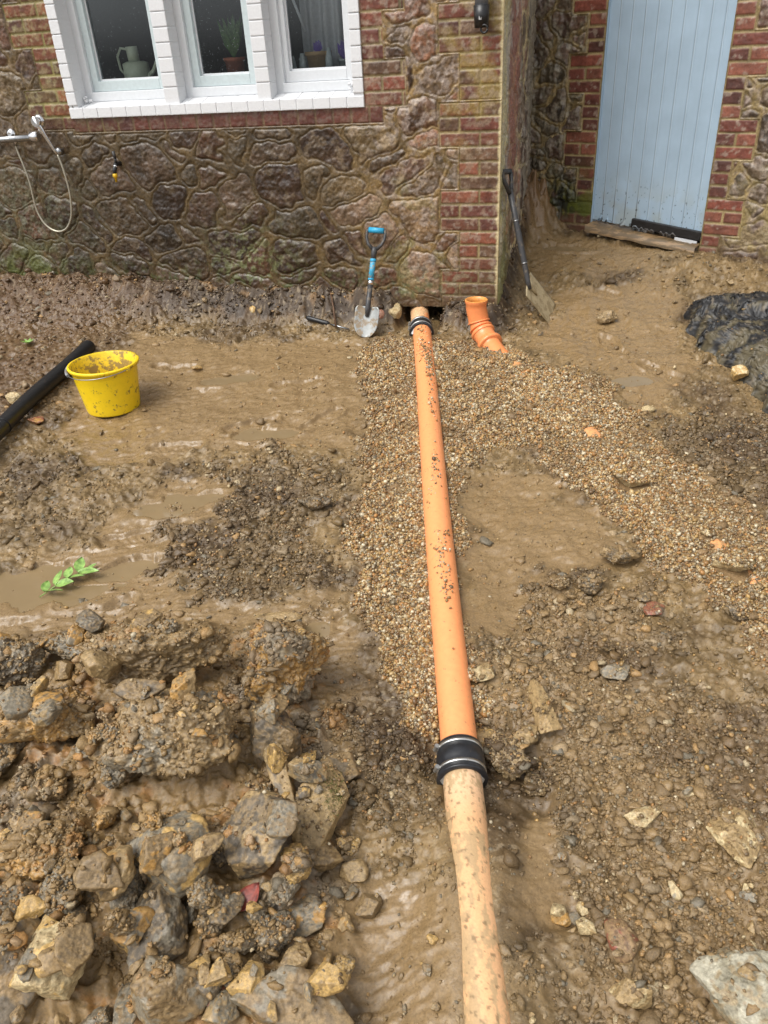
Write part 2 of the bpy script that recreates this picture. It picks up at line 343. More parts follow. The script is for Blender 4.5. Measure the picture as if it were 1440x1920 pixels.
def masonry(X, Z, zones, seed, cw=0.235, ch=0.18, pal=ST_PAL, brickpal=None, mort=(0.215, 0.157, 0.078), rough_add=0.0, lift=1.0):
    wx = X+0.075*fbm(X*3.6, Z*3.6, 0, seed, 3)+0.010*pn(X*28, Z*28, 0, seed+1); wz = Z+0.060*fbm(X*3.6, Z*3.6, 0, seed+5, 3)+0.010*pn(X*28, Z*28, 0, seed+2)
    r = np.floor(wz/ch)
    F1, ed, sid = worley(wx/cw, wz/ch, seed, 0.5, 0.55)
    ed = ed*ch*0.98
    sd, be, bid = brick_zone(X, Z, zones)
    ed = np.minimum(ed, -sd+0.004*pn(X*30, Z*30, 0, seed+9))
    jw = 0.0085+0.006*pn(X*5, Z*5, 0, seed+3)
    t = sst(jw, jw+0.008, ed)
    dome = 1-np.exp(-np.clip(ed-jw, 0, 1)/0.012)
    tilt = (rnd(sid, sid*0, 1, seed)-0.5)*0.018
    rock = 0.009*ridge(X*6, Z*6, rnd(sid, sid*0, 4, seed)*9, seed+20, 3, 0.42)-0.008+0.0045*fbm(X*45, Z*45, 0, seed+30, 3)+0.005*ridge(X*19, Z*16, 0, seed+33, 3)-0.003
    h_st = t*(0.002+dome*(0.004+tilt*0.7+rock*0.9))*lift
    rib = np.exp(-(np.clip(ed, 0, 1)/(0.007))**2)
    h_mo = (0.0036*rib-0.001+0.002*fbm(X*60, Z*60, 0, seed+40, 2))+0.004*np.exp(-((ed-jw*0.6)/0.003)**2)*0
    groove = -0.004*np.exp(-((ed-jw-0.001)/0.0035)**2)
    h_stone = np.where(ed > jw, h_st, h_mo)+groove
    cs = pick(sid, pal, seed)*(0.6+0.85*rnd(sid, sid*0, 2, seed))[..., None]
    nz = fbm(X*9, Z*9, 0, seed+50, 4); cs = cs*(1+0.7*nz)[..., None]
    pale = sst(0.15, 0.5, fbm(X*14, Z*14, 0, seed+60, 4)+0.25*(rnd(sid, sid*0, 7, seed)-0.4))
    cs = cs*(1-0.65*pale[..., None])+np.array((0.27, 0.22, 0.17))*0.65*pale[..., None]
    cm = np.array(mort)*(0.8+0.6*fbm(X*7, Z*7, 0, seed+70, 3))[..., None]*(1+0*X)[..., None]
    c_stone = cm*(1-t[..., None])+cs*t[..., None]
    # bricks
    bj = 0.0048+0.002*pn(X*30, Z*30, 0, seed+4)
    tb = sst(bj, bj+0.004, be)
    h_b = tb*(0.0045+0.0015*(rnd(bid, bid*0, 3, seed)-0.5)*2+0.0022*fbm(X*40, Z*40, 0, seed+80, 3))-0.004+0.0012*pn(X*80, Z*80, 0, 3)
    bp = pick(bid, BR_RED if brickpal is None else brickpal, seed)
    bc = bp*np.array((0.86, 0.95, 0.92))*(0.78+0.42*rnd(bid, bid*0, 6, seed))[..., None]*(1+0.45*fbm(X*13, Z*13, 0, seed+90, 4))[..., None]
    wh = sst(0.22, 0.5, fbm(X*22, Z*22, 0, seed+95, 4)+0.15*(rnd(bid, bid*0, 8, seed)-0.5))
    bc = bc*(1-0.55*wh[..., None])+np.array((0.34, 0.27, 0.21))*0.55*wh[..., None]
    c_b = np.array((0.31, 0.235, 0.11))*(0.85+0.5*fbm(X*8, Z*8, 0, seed+71, 3))[..., None]*(1-tb[..., None])+bc*tb[..., None]
    isb = sd > 0
    h = np.where(isb, h_b, h_stone); c = np.where(isb[..., None], c_b, c_stone)
    rg = np.where(isb, 0.5, 0.40+0.1*fbm(X*3, Z*3, 0, seed+99, 2))+rough_add
    return h, c, rg, isb
def blob(X, Z, x, z, rx, rz): return np.exp(-((X-x)/rx)**2-((Z-z)/rz)**2)
def over(c, col, a): a = np.clip(a, 0, 1)[..., None]; return c*(1-a)+np.array(col)*a
def wall_mesh(xs, zs, fn, place, parent, hole=None, names=('stonework', 'brickwork')):
    X, Z = np.meshgrid(xs, zs, indexing='ij')
    h, c, rg, isb = fn(X, Z)
    P = place(X, Z, h).reshape(-1, 3); nx, nz = X.shape
    I = np.arange(nx*nz).reshape(nx, nz)
    Q = np.stack([I[:-1, :-1], I[1:, :-1], I[1:, 1:], I[:-1, 1:]], -1).reshape(-1, 4)
    b = isb[:-1, :-1].ravel(); xc = (X[:-1, :-1]+X[1:, 1:]).ravel()/2; zc = (Z[:-1, :-1]+Z[1:, 1:]).ravel()/2
    keep = np.ones(len(Q), bool)
    if hole is not None: keep = ~((xc > hole[0]) & (xc < hole[1]) & (zc > hole[2]) & (zc < hole[3]))
    C = c.reshape(-1, 3); G = rg.ravel(); res = []
    for nm, m, mt in ((names[0], keep & ~b, M_STONE), (names[1], keep & b, M_BRICK)):
        q = Q[m]
        if not len(q): continue
        u, inv = np.unique(q, return_inverse=True)
        res.append(mesh_np(nm, P[u], inv.reshape(-1, 4), mt, parent, True, C[u], G[u]))
    return res
def spaced(a, b, fine, lo, hi, coarse=0.06):
    """coarse lo..a, fine a..b, coarse b..hi"""
    L = list(np.arange(a, b, fine))
    if lo < a: L = list(np.linspace(lo, a, max(2, int((a-lo)/coarse)))[:-1])+L
    if hi > L[-1]: L = L+list(np.linspace(L[-1], hi, max(2, int((hi-L[-1])/coarse)))[1:])
    return np.array(L)

# ------------------------------------------------------------------ ground: one sheet, fine where it is seen
PA = tp(790, 622, 0.045); PB = tp(864, 1432, 0.045); PE = tp(914, 1925, 0.045)
PA0 = PA+(PA-PB)/np.linalg.norm(PA-PB)*0.50
PE2 = PE+(PE-PB)/np.linalg.norm(PE-PB)*0.6
GA = tp(940, 672, -0.01); GB = tp(1392, 1085, -0.02)                 # the buried branch pipe
gx = np.concatenate([np.linspace(-30, -5.5, 13)[:-1], np.linspace(-5.5, -4.5, 70)[:-1], np.arange(-4.5, 1.75, 0.0062), np.linspace(1.76, 2.9, 80), np.linspace(3.2, 30, 14)])
gy = np.concatenate([np.linspace(-30, -4.25, 14)[:-1], np.arange(-4.25, -2.5, 0.005), np.arange(-2.5, -1.0, 0.0068), np.arange(-1.0, -0.5, 0.0085), np.arange(-0.5, 0.05, 0.005), np.arange(0.05, 1.7, 0.0095), np.linspace(1.7, 30, 14)])
GX, GY = np.meshgrid(gx, gy, indexing='ij')
def poly_sd(X, Y, pts):
    """signed distance (inside positive) to a polygon given in photo points, laid on the mean ground"""
    P = np.array([tp(*p)[:2] for p in pts]); n = len(P)
    d = np.full(X.shape, 9e9); ins = np.zeros(X.shape, bool)
    for i in range(n):
        a, b = P[i], P[(i+1) % n]; e = b-a
        t = np.clip(((X-a[0])*e[0]+(Y-a[1])*e[1])/(e@e), 0, 1)
        d = np.minimum(d, (X-a[0]-t*e[0])**2+(Y-a[1]-t*e[1])**2)
        c = ((a[1] > Y) != (b[1] > Y)); den = e[1] if abs(e[1]) > 1e-9 else 1e-9
        ins ^= c & (X < e[0]*(Y-a[1])/den+a[0])
    d = np.sqrt(d); return np.where(ins, d, -d)
def seg(X, Y, A, B):
    e = (B-A)[:2]; L = np.linalg.norm(e); t = ((X-A[0])*e[0]+(Y-A[1])*e[1])/L
    s = ((X-A[0])*e[1]-(Y-A[1])*e[0])/L
    return t, s, L
def soft(sd, wd, X, Y, s, amp=0.06, sc=6): return sst(-wd, wd, sd+amp*fbm(X*sc, Y*sc, 0, s, 3))
P_GRAVEL = [(700, 640), (665, 700), (690, 760), (668, 830), (700, 900), (655, 970), (640, 1030), (672, 1100), (690, 1180), (705, 1260), (745, 1330), (800, 1410), (900, 1410), (860, 1200), (850, 960), (890, 860), (1010, 850), (1090, 920), (1150, 990), (1230, 1060), (1320, 1120), (1360, 1200), (1440, 1290), (1560, 1300), (1560, 1040), (1400, 950), (1290, 880), (1200, 800), (1150, 730), (1040, 690), (960, 668), (850, 640)]
P_HEAP = [(-300, 1290), (-100, 1225), (60, 1215), (180, 1190), (330, 1185), (560, 1195), (612, 1290), (640, 1400), (650, 1560), (650, 1700), (650, 2100), (-500, 2100)]
P_SL = [[(-200, 1130), (60, 1060), (180, 990), (310, 915), (460, 880), (500, 960), (390, 1000), (320, 1060), (340, 1120), (470, 1130), (640, 1100), (700, 1290), (600, 1300), (560, 1190), (330, 1180), (170, 1185), (60, 1215), (-200, 1225)],
        [(860, 930), (960, 895), (1080, 930), (1175, 1000), (1180, 1060), (1020, 1110), (960, 1190), (870, 1230)],
        [(260, 640), (700, 640), (660, 860), (560, 840), (420, 840), (250, 880), (110, 830), (140, 760)],
        [(650, 1700), (740, 1660), (850, 1690), (860, 2100), (640, 2100)],
        [(925, 1480), (1060, 1500), (1075, 1680), (1040, 1790), (925, 1800)],
        [(1050, 570), (1270, 540), (1290, 700), (1230, 780), (1120, 700), (1000, 650)],
        [(1000, 480), (1280, 500), (1180, 540), (1000, 540)]]
P_CR = [[(330, 1010), (480, 985), (600, 1010), (635, 1110), (500, 1140), (350, 1100)], [(400, 870), (520, 840), (600, 880), (630, 980), (540, 1010), (430, 960)],
        [(-100, 880), (100, 870), (230, 920), (200, 980), (40, 1020), (-200, 1050)], [(1020, 1090), (1250, 1110), (1200, 1280), (1440, 1350), (1600, 1500), (1600, 2100), (1080, 2100), (1080, 1500), (900, 1450), (890, 1280)],
        [(1200, 790), (1440, 780), (1560, 900), (1560, 1020), (1300, 900)], [(610, 1300), (800, 1400), (830, 1560), (640, 1600)]]
PUD = [(330, 948, 0.20, 0.085, 0.45), (432, 712, 0.16, 0.07, 0.5), (95, 1098, 0.30, 0.13, 0.3), (1185, 717, 0.12, 0.07, 0.2), (68, 1738, 0.030, 0.028, 0.2), (600, 1178, 0.05, 0.05, 0.1), (1060, 500, 0.22, 0.06, -0.2), (500, 815, 0.16, 0.07, 0.2), (240, 1065, 0.16, 0.06, 0.5)]
DA = math.radians(22); DE = np.array([math.cos(DA), -math.sin(DA), 0]); DN = np.array([math.sin(DA), math.cos(DA), 0]); DO = np.array([-0.207, 1.25, 0.0])
XC = -0.672                                                          # the house corner
PRINTS = [(560, 720, 0.6), (470, 800, 0.9), (330, 690, 0.3), (1150, 650, 2.2), (330, 840, 0.4), (600, 790, 1.2), (1240, 700, 2.6), (1120, 560, 2.9), (620, 1180, 1.0), (180, 1130, 0.5), (250, 1010, 0.7), (1200, 500, 0.2), (410, 640, 2.7)]
def prints(X, Y, m):
    """boot prints: a soft sole-shaped dent with a squeezed-up rim and cleats"""
    out = 0*X
    for n, (px, py, an) in enumerate(PRINTS):
        c_ = tp(px, py); dx, dy = X-c_[0], Y-c_[1]; near_ = (np.abs(dx) < 0.3) & (np.abs(dy) < 0.3)
        if not near_.any(): continue
        u = dx*math.cos(an)+dy*math.sin(an); v = -dx*math.sin(an)+dy*math.cos(an)+0.02*np.sin(u*12)
        wdt = 0.050*(1-0.22*np.exp(-((u+0.03)/0.04)**2)); r = (np.abs(u/0.145)**3+np.abs(v/wdt)**3)**(1/3)+0.10*fbm(X*22, Y*22, 0, 700+n, 2)
        f = -0.014*sst(1.06, 0.84, r)+0.010*np.exp(-((r-1.14)/0.10)**2)+0.0018*np.sin(u*190+2*np.sin(v*60))*sst(0.9, 0.75, r)
        out = out+np.where(near_, f, 0)
    return out*m
def ground(X, Y):
    z = np.where(Y < 0, S*Y, 0.22*Y); z = np.maximum(z, -0.9); z = np.minimum(z, 0.34)
    z = z+0.05*sst(-2.2, -3.4, X)*sst(-3.2, -1.5, Y)                   # the left side lies a little higher
    # bank against the house
    wd = 0.20+0.42*sst(-2.3, -4.2, X)-0.06*sst(-1.6, -0.9, X)
    hole = sst(0.17, 0.10, np.abs(X+1.135+0.03*pn(Y*9, X*9)))
    bank = 0.20*sst(-wd, 0.0, Y+0.05*fbm(X*5, Y*5, 0, 3, 3))*sst(-0.58, -0.70, X)
    bank = bank*(1+0.22*fbm(X*9, Y*9+3, 0, 4, 3))*(1-0.25*sst(-1.05, -0.95, X))
    z = z+bank*(1-hole)-0.06*hole*sst(-0.12, 0.05, Y)
    z = z-hole*0.05*sst(-0.3, -0.1, Y)*sst(0.05, -0.05, Y)
    s_in = (X-DO[0])*DE[0]+(Y-DO[1])*DE[1]; q = (X-DO[0])*DN[0]+(Y-DO[1])*DN[1]
    mound = 0.30*np.exp(-((s_in+0.40)/0.13)**2-((q+0.03)/0.22)**2)*(1+0.5*fbm(X*14, Y*14, 0, 92, 3))
    z = z+mound+0.05*np.exp(-((s_in-0.9)/0.7)**2-((q+0.2)/0.2)**2)
    z = z+0.03*np.exp(-((X-XC)/0.10)**2)*sst(0.05, 0.4, Y)*sst(1.4, 1.2, Y)
    mg = soft(poly_sd(X, Y, P_GRAVEL), 0.035, X, Y, 11, 0.11, 5)
    sdh = poly_sd(X, Y, P_HEAP); mh = soft(sdh, 0.07, X, Y, 12, 0.05)
    ms = np.zeros(X.shape)
    for n, p in enumerate(P_SL): ms = np.maximum(ms, soft(poly_sd(X, Y, p), 0.05, X, Y, 20+n, 0.16, 4))
    mc = np.zeros(X.shape)
    for n, p in enumerate(P_CR): mc = np.maximum(mc, soft(poly_sd(X, Y, p), 0.09, X, Y, 40+n, 0.20, 7)*(0.22 if n == 2 else 0.9 if n < 2 else 1))
    ms = ms*(1-mh)*(1-0.9*mg)*(1-mc)
    n1 = fbm(X*3.2, Y*3.2, 0, 60, 4); z = z+0.016*n1
    z = z+0.016*fbm(X*9, Y*9, 0, 61, 3)*(1-0.35*ms)
    z = z+prints(X, Y, np.clip(1-mg-mh, 0, 1))
    z = z+mh*(0.03+0.07*sst(0.0, 0.35, sdh)+0.05*fbm(X*5, Y*5, 0, 62, 4))
    rough = np.clip(1-ms, 0, 1)
    F1, ed, bid = worley(X*24+0.6*pn(X*18, Y*18, 0, 5), Y*24+0.6*pn(X*18, Y*18, 0, 6), 70)
    F2, ed2, bid2 = worley(X*60, Y*60, 71)
    lump = np.clip(ed*2.6, 0, 1)*rnd(bid, bid*0, 1, 3)**1.5
    lump2 = np.clip(ed2*2.6, 0, 1)*rnd(bid2, bid2*0, 1, 4)
    rough = rough*(1-0.65*np.clip(bank/0.2, 0, 1)*sst(-0.4, -0.1, Y)); z = z+rough*(0.012*ridge(X*15, Y*15, 0, 63, 4)+0.008*fbm(X*34, Y*34, 0, 64, 3))
    z = z+(mc+mh*0.8)*(0.017*lump+0.007*lump2)+rough*0.004*lump2
    # smeared slurry: flow ridges running diagonally, boot prints
    c, s = math.cos(0.5), math.sin(0.5); Ux = X*c+Y*s; Vx = -X*s+Y*c
    wv = 0.25*fbm(X*4, Y*4, 0, 66, 2)
    z = z+ms*(0.0045*ridge(Ux*7+wv, Vx*26+wv*5, 0, 65, 3)+0.0036*fbm(Ux*30, Vx*52, 0, 67, 4, 0.6))
    bx = worley(X*3.1, Y*4.3, 77)
    z = z-ms*0.005*sst(0.36, 0.10, bx[0])*(rnd(bx[2], bx[2]*0, 1, 9) > 0.45)+ms*0.0025*np.exp(-((bx[0]-0.36)/0.07)**2)*(rnd(bx[2], bx[2]*0, 1, 9) > 0.45)
    z = z+mg*(0.012+0.006*fbm(X*20, Y*20, 0, 68, 3))
    tw = 0*X
    # pipes lie in the ground
    t, sdist, Lp = seg(X, Y, PA, PB); zc = PA[2]+(PB[2]-PA[2])*t/Lp
    on_ = sst(-0.35, -0.25, t)*sst(Lp+0.05, Lp, t); near = np.exp(-(np.clip(np.abs(sdist)-0.05, 0, 9)/0.09)**2)*on_
    side = 0.028*fbm(t*3, np.sign(sdist)*3, 0, 80, 3)-0.012
    cov = 0.045*np.exp(-((t-0.45)/0.22)**2)*(sdist < 0.02)            # the gravel climbs the pipe on its left near the wall
    z = z*(1-near*0.85)+(zc+side+cov)*near*0.85
    inside = (np.abs(sdist) < 0.048)*on_; z = np.where(inside > 0.5, np.minimum(z, zc-0.01+cov*0.9), z)
    t2, s2, L2 = seg(X, Y, PB, PE); zc2 = PB[2]+(PE[2]-PB[2])*t2/L2
    on2 = sst(-0.02, 0.03, t2); wv2 = 0.0549-0.015*sst(0.12, 0.40, t2)+0.010*sst(0.42, 0.70, t2)+0.0035*fbm(t2*5, np.sign(s2)*2, 0, 81, 2)
    wv2 = np.clip(wv2, 0.022, 0.0545); off = 0.002*sst(0.1, 0.3, t2)*sst(0.7, 0.5, t2)
    surf = zc2+np.sqrt(np.maximum(0.055**2-wv2**2, 0))
    a2 = np.abs(s2+off); n2 = np.exp(-(np.clip(a2-wv2, 0, 9)/0.10)**2)*on2
    z = z*(1-n2)+(surf+0.10*np.clip(wv2-a2, -0.03, 0)*0-0.12*np.clip(wv2-a2, 0, 1)*3)*n2+n2*sst(wv2+0.01, wv2+0.06, a2)*0.010*fbm(X*30, Y*30, 0, 82, 3)
    t3, s3, L3 = seg(X, Y, GA, GB); zc3 = GA[2]+(GB[2]-GA[2])*t3/L3
    n3 = np.exp(-(np.clip(np.abs(s3)-0.05, 0, 9)/0.12)**2)*sst(-0.1, 0.0, t3)*sst(L3+0.15, L3, t3)
    ex = sst(0.10, 0.0, t3)
    for c0, h0 in EXPOSE: ex = np.maximum(ex, np.exp(-((t3/L3-c0)/h0)**2))
    z = z*(1-n3*0.9)+(zc3+0.055+0.006-ex*0.020+0.004*fbm(X*12, Y*12, 0, 83, 2)-0.15*np.clip(np.abs(s3)-0.02, 0, 1))*n3*0.9
    # basins for the puddles
    for n, (px, py, rx, ry, an) in enumerate(PUD):
        c_ = tp(px, py); dx, dy = X-c_[0], Y-c_[1]; ca, sa = math.cos(an), math.sin(an)
        r = ((dx*ca+dy*sa)/rx)**2+((-dx*sa+dy*ca)/ry)**2+0.9*fbm(X*9, Y*9, 0, 90, 3)
        lv = PUD_LV[n] = float(np.percentile(z[r < 0.9], 30))
        z = np.where((r > 1.0) & (r < 2.6), np.maximum(z, lv+0.0035*sst(1.0, 1.3, r)*sst(2.6, 1.7, r)-0.02*sst(1.7, 2.6, r)), z)
        z = z+(np.minimum(z, lv-0.003)-z)*sst(1.1, 0.85, r)
        PUD_M.append(r < 1.03)
    hh = sst(0.28, 0.12, np.hypot(X-HOLE2[0], (Y-HOLE2[1])*1.2)+0.06*fbm(X*12, Y*12, 0, 91, 2))
    z = z-0.055*hh
    far = np.maximum(np.abs(X)-3, np.abs(Y)-4); z = z-0.0*far
    return z, dict(g=mg, h=mh, s=ms, c=mc, b=bank/0.2*(1-hole), m=np.clip(mound*4, 0, 1), lump=lump, l2=lump2, n1=n1, near2=n2, a2=a2, hh=hh)
EXPOSE = [(0.10, 0.011), (0.15, 0.007), (0.485, 0.026), (0.93, 0.014)]
PUD_LV = {}; PUD_M = []
HOLE2 = tp(915, 1440)
GZ, GM = ground(GX, GY)
col = np.zeros(GX.shape+(3,)); col[:] = (0.170, 0.115, 0.050)
v1 = fbm(GX*2.2, GY*2.2, 0, 100, 4); v2 = fbm(GX*11, GY*11, 0, 101, 4); v3 = fbm(GX*50, GY*50, 0, 102, 3)
col = col*(1+0.45*v1+0.5*v2)[..., None]
col = over(col, (0.240, 0.162, 0.076), GM['s']*0.92)
col = over(col, (0.085, 0.056, 0.027), GM['c']*0.60*(0.5+0.8*np.clip(v2+0.4, 0, 1)))
nearR = poly_sd(GX, GY, P_CR[3]); col = over(col, (0.235, 0.158, 0.072), sst(-0.05, 0.1, nearR)*0.8)
col = over(col, (0.07, 0.042, 0.02), sst(0.05, 0.35, -v1)*(1-GM['s'])*(1-GM['h'])*0.5)
col = over(col, (0.24, 0.155, 0.07), GM['g']*0.85)
col = over(col, (0.26, 0.17, 0.07), GM['h']*0.8); col = over(col, (0.15, 0.12, 0.08), GM['h']*sst(0.1, 0.3, v1)*0.7)
col = over(col, (0.32, 0.16, 0.045), GM['h']*sst(0.12, 0.4, v2)*0.7)
col = over(col, (0.046, 0.028, 0.014), sst(0.03, 0.40, GM['b'])*0.9); col = over(col, (0.26, 0.15, 0.055), GM['b']*sst(0.15, 0.4, fbm(GX*6, GY*9, 0, 104, 3))*0.6)
col = over(col, (0.20, 0.115, 0.05), GM['m']*0.8)
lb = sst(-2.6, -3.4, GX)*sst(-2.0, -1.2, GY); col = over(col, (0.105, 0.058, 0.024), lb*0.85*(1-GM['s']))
col = over(col, (0.34, 0.27, 0.17), sst(0.30, 0.42, v3+0.3*v2)*0.45*(1-GM['s']))
col = over(col, (0.05, 0.032, 0.016), GM['hh']*0.5)
col = col*np.array((0.975, 0.955, 0.965))
rg = 0.45-0.16*GM['s']+0.18*GM['b']+0.1*v2+0.04*GM['c']+0.1*GM['g']-0.1*sst(0.1, 0.4, v1)
ni, nj = GX.shape; I = np.arange(ni*nj).reshape(ni, nj)
Q = np.stack([I[:-1, :-1], I[1:, :-1], I[1:, 1:], I[:-1, 1:]], -1).reshape(-1, 4)
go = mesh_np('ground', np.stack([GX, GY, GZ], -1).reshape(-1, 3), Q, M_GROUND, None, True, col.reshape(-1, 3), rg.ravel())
tag(go, 'churned wet brown mud of the dug-up yard', 'ground', kind='structure')
H = GZ.copy()                                                        # height of whatever lies on top so far
def hidx(x, y): return np.clip(np.searchsorted(gx, x), 0, ni-1), np.clip(np.searchsorted(gy, y), 0, nj-1)
def hz(x, y, A=None): i, j = hidx(x, y); return (H if A is None else A)[i, j]
KIND = np.zeros(H.shape, np.int8)                                     # 1 bare stone or object, 2 soil clod
def splat(V, kind=1):
    i, j = hidx(V[:, 0], V[:, 1]); np.maximum.at(H, (i, j), V[:, 2]); k = V[:, 2] >= H[i, j]-0.002; KIND[i[k], j[k]] = kind
    i2 = np.clip(i[k]+1, 0, ni-1); KIND[i2, j[k]] = kind
def at(px, py, A=None):
    P = tp(px, py); z = P[2]
    for n in range(14):
        z = 0.5*z+0.5*float(hz(P[0], P[1], A)); P = on_plane(px, py, (0, 0, 1), (0, 0, z))
    return P
for n, (px, py, rx, ry, an) in enumerate(PUD):
    lv = PUD_LV[n]; k = PUD_M[n]; k = (k[:-1, :-1] | k[1:, 1:] | k[1:, :-1] | k[:-1, 1:]).ravel(); q4 = Q[k]
    u, inv = np.unique(q4, return_inverse=True); c_ = tp(px, py)
    o = mesh_np('puddle', np.stack([GX.ravel()[u], GY.ravel()[u], np.full(len(u), lv)], -1), inv.reshape(-1, 4), M_PUD, None, own=(c_[0], c_[1], lv))
    tag(o, 'shallow puddle of muddy water', 'puddle', kind='structure')

# ------------------------------------------------------------------ the house
WX0, WX1, WZ0, WZ1 = -3.356, -1.438, 1.217, 2.40
house = thing('stone_house', (-2.4, 0, 0), 'brown rubble stone house wall with red brick corner and white three-light window', 'house')
ck = 0.075
ZH = [(WX0-0.005, WX1+0.10, WZ0-0.082, WZ0+0.01, 0.108, 0.3, 0)]
for k in range(-1, 32, 6):          # pillar, toothed every three courses
    ZH.append((-1.018, XC, 0.178+k*ck-(0.0 if k > 0 else 0.0), 0.178+(k+3)*ck, 0.2285, ck, 0.5))
    ZH.append((-0.905, XC, 0.178+(k+3)*ck, 0.178+(k+6)*ck, 0.2285, ck, 0.5))
for k in range(0, 16, 6):           # window jambs
    z0 = WZ0
    ZH.append((WX1-0.01, WX1+0.235, z0+k*ck, z0+(k+3)*ck, 0.2285, ck, 0.5)); ZH.append((WX1-0.01, WX1+0.12, z0+(k+3)*ck, z0+(k+6)*ck, 0.2285, ck, 0.5))
    ZH.append((WX0-0.30, WX0+0.01, z0-0.06+k*ck, z0-0.06+(k+3)*ck, 0.2285, ck, 0.5)); ZH.append((WX0-0.17, WX0+0.01, z0-0.06+(k+3)*ck, z0-0.06+(k+6)*ck, 0.2285, ck, 0.5))
ZH = [z for z in ZH if z[2] < 3]
def house_fn(X, Z):
    h, c, rg, isb = masonry(X, Z, ZH, 5)
    n = fbm(X*6, Z*6, 0, 301, 4); n2 = fbm(X*22, Z*22, 0, 302, 4)
    up = sst(-1.9, -1.1, X)*0.9+blob(X, Z, -4.1, 1.5, 0.5, 0.6)*0.6+sst(1.05, 1.2, Z)*0.25*sst(-2, -1, X)
    c = np.where(isb[..., None], c, c*(0.47+0.50*np.clip(up, 0, 1))[..., None]*np.array((1.14, 1.0, 0.78)))
    st = ~isb; c = c*(1-0.16*np.where(isb, 1, 0))[..., None]
    c = np.where(st[..., None], over(c, (0.050, 0.033, 0.016), (1-np.clip(up*1.3, 0, 1))*sst(-0.5, 0.3, n)*0.30), c)
    c = np.where(st[..., None], over(c, (0.30, 0.24, 0.20), sst(0.05, 0.35, n2+0.25*(up-0.6))*0.55*np.clip(up, 0, 1)), c)
    c = over(c, (0.10, 0.115, 0.03), np.clip(blob(X, Z, -4.0, 0.22, 0.45, 0.22)*1.3+0, 0, 1)*sst(-0.3, 0.3, n)*0.85)
    c = over(c, (0.12, 0.125, 0.075), blob(X, Z, -3.85, 0.65, 0.5, 0.35)*sst(-0.2, 0.35, n2)*0.6)
    c = over(c, (0.19, 0.20, 0.09), blob(X, Z, -2.28, 0.35, 0.28, 0.22)*sst(-0.05, 0.3, n2+0.3*n)*0.8)
    c = over(c, (0.07, 0.085, 0.025), sst(0.42, 0.2, Z)*sst(0.0, 0.35, n2)*0.7)
    c = over(c, (0.17, 0.16, 0.05), blob(X, Z, -1.2, 0.45, 0.25, 0.4)*sst(0.1, 0.35, n)*0.5)
    c = over(c, (0.26, 0.19, 0.05), np.where(isb, 1, 0)*sst(0.85, 1.25, Z)*sst(-1.1, -0.9, X)*sst(-0.25, 0.25, n)*0.7)
    c = over(c, (0.30, 0.22, 0.15), np.where(isb, 1, 0)*sst(0.05, 0.35, n2+0.4*n)*0.45)
    c = np.where((isb & (X < -3))[..., None], c*np.array((0.98, 1.10, 0.80)), c)
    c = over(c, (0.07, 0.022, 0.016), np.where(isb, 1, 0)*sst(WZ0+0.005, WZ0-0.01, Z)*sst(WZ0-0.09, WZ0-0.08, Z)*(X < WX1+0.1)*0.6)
    c = over(c, (0.55, 0.46, 0.26), np.where(isb, 1, 0)*sst(XC-0.022, XC-0.008, X+0.01*n2)*0.9)
    c = over(c, (0.10, 0.06, 0.03), sst(0.24, 0.12, Z+0.12*n)*0.8)
    fade = sst(0, 0.02, XC-X)
    h = h*np.where(XC-X < 0.02, fade, 1)
    # damp patch low in the middle
    c = c*(1-0.25*blob(X, Z, -3.0, 0.55, 0.9, 0.5))[..., None]
    return h, c, rg-0.04, isb
hx = spaced(-4.5, XC, 0.0052, -7.5, XC, 0.018); hx = np.append(hx[hx < XC-0.002], XC)
hzz = spaced(-0.02, 1.98, 0.0052, -0.35, 3.2, 0.04)
hzz = hzz[hzz > -0.5]
lint = lambda X, Z: 0
wall_mesh(hx, hzz[hzz > 0.10], house_fn, lambda X, Z, h: np.stack([X, -h, Z], -1), house, (WX0+0.03, WX1-0.03, WZ0+0.03, WZ1-0.03))
def return_fn(X, Z):                     # X is depth behind the corner
    h, c, rg, isb = masonry(X*0.8, Z, [], 19, 0.2, 0.2, mort=(0.34, 0.27, 0.15))
    n = fbm(X*10, Z*2.5, 0, 320, 4)
    c = c*1.7
    c = over(c, (0.52, 0.46, 0.25), sst(0.26, 0.12, X+0.08*n)*0.9)
    c = over(c, (0.33, 0.12, 0.07), sst(0.15, 0.3, X)*sst(0.8, 0.5, X)*sst(0.6, 1.0, Z)*0.7)
    c = over(c, (0.50, 0.45, 0.38), sst(0.1, 0.35, n)*0.6)
    c = over(c, (0.17, 0.20, 0.06), sst(0.8, 0.3, Z+0.3*n)*sst(0.7, 0.1, X)*0.6)
    c = over(c, (0.33, 0.30, 0.24), sst(1.0, 1.15, X)*0.7)
    h = (0.9*h+0.006*ridge(X*14, Z*5, 0, 322, 3)-0.006)*sst(0, 0.04, X)
    return h, c, rg, isb
rx_ = np.concatenate([[0], spaced(0.006, 1.5, 0.009, 0.006, 1.7, 0.05)])
wall_mesh(rx_, hzz[hzz > 0.0], return_fn, lambda X, Z, h: np.stack([XC+h, X, Z], -1), house, names=('side_wall', 'side_brick'))
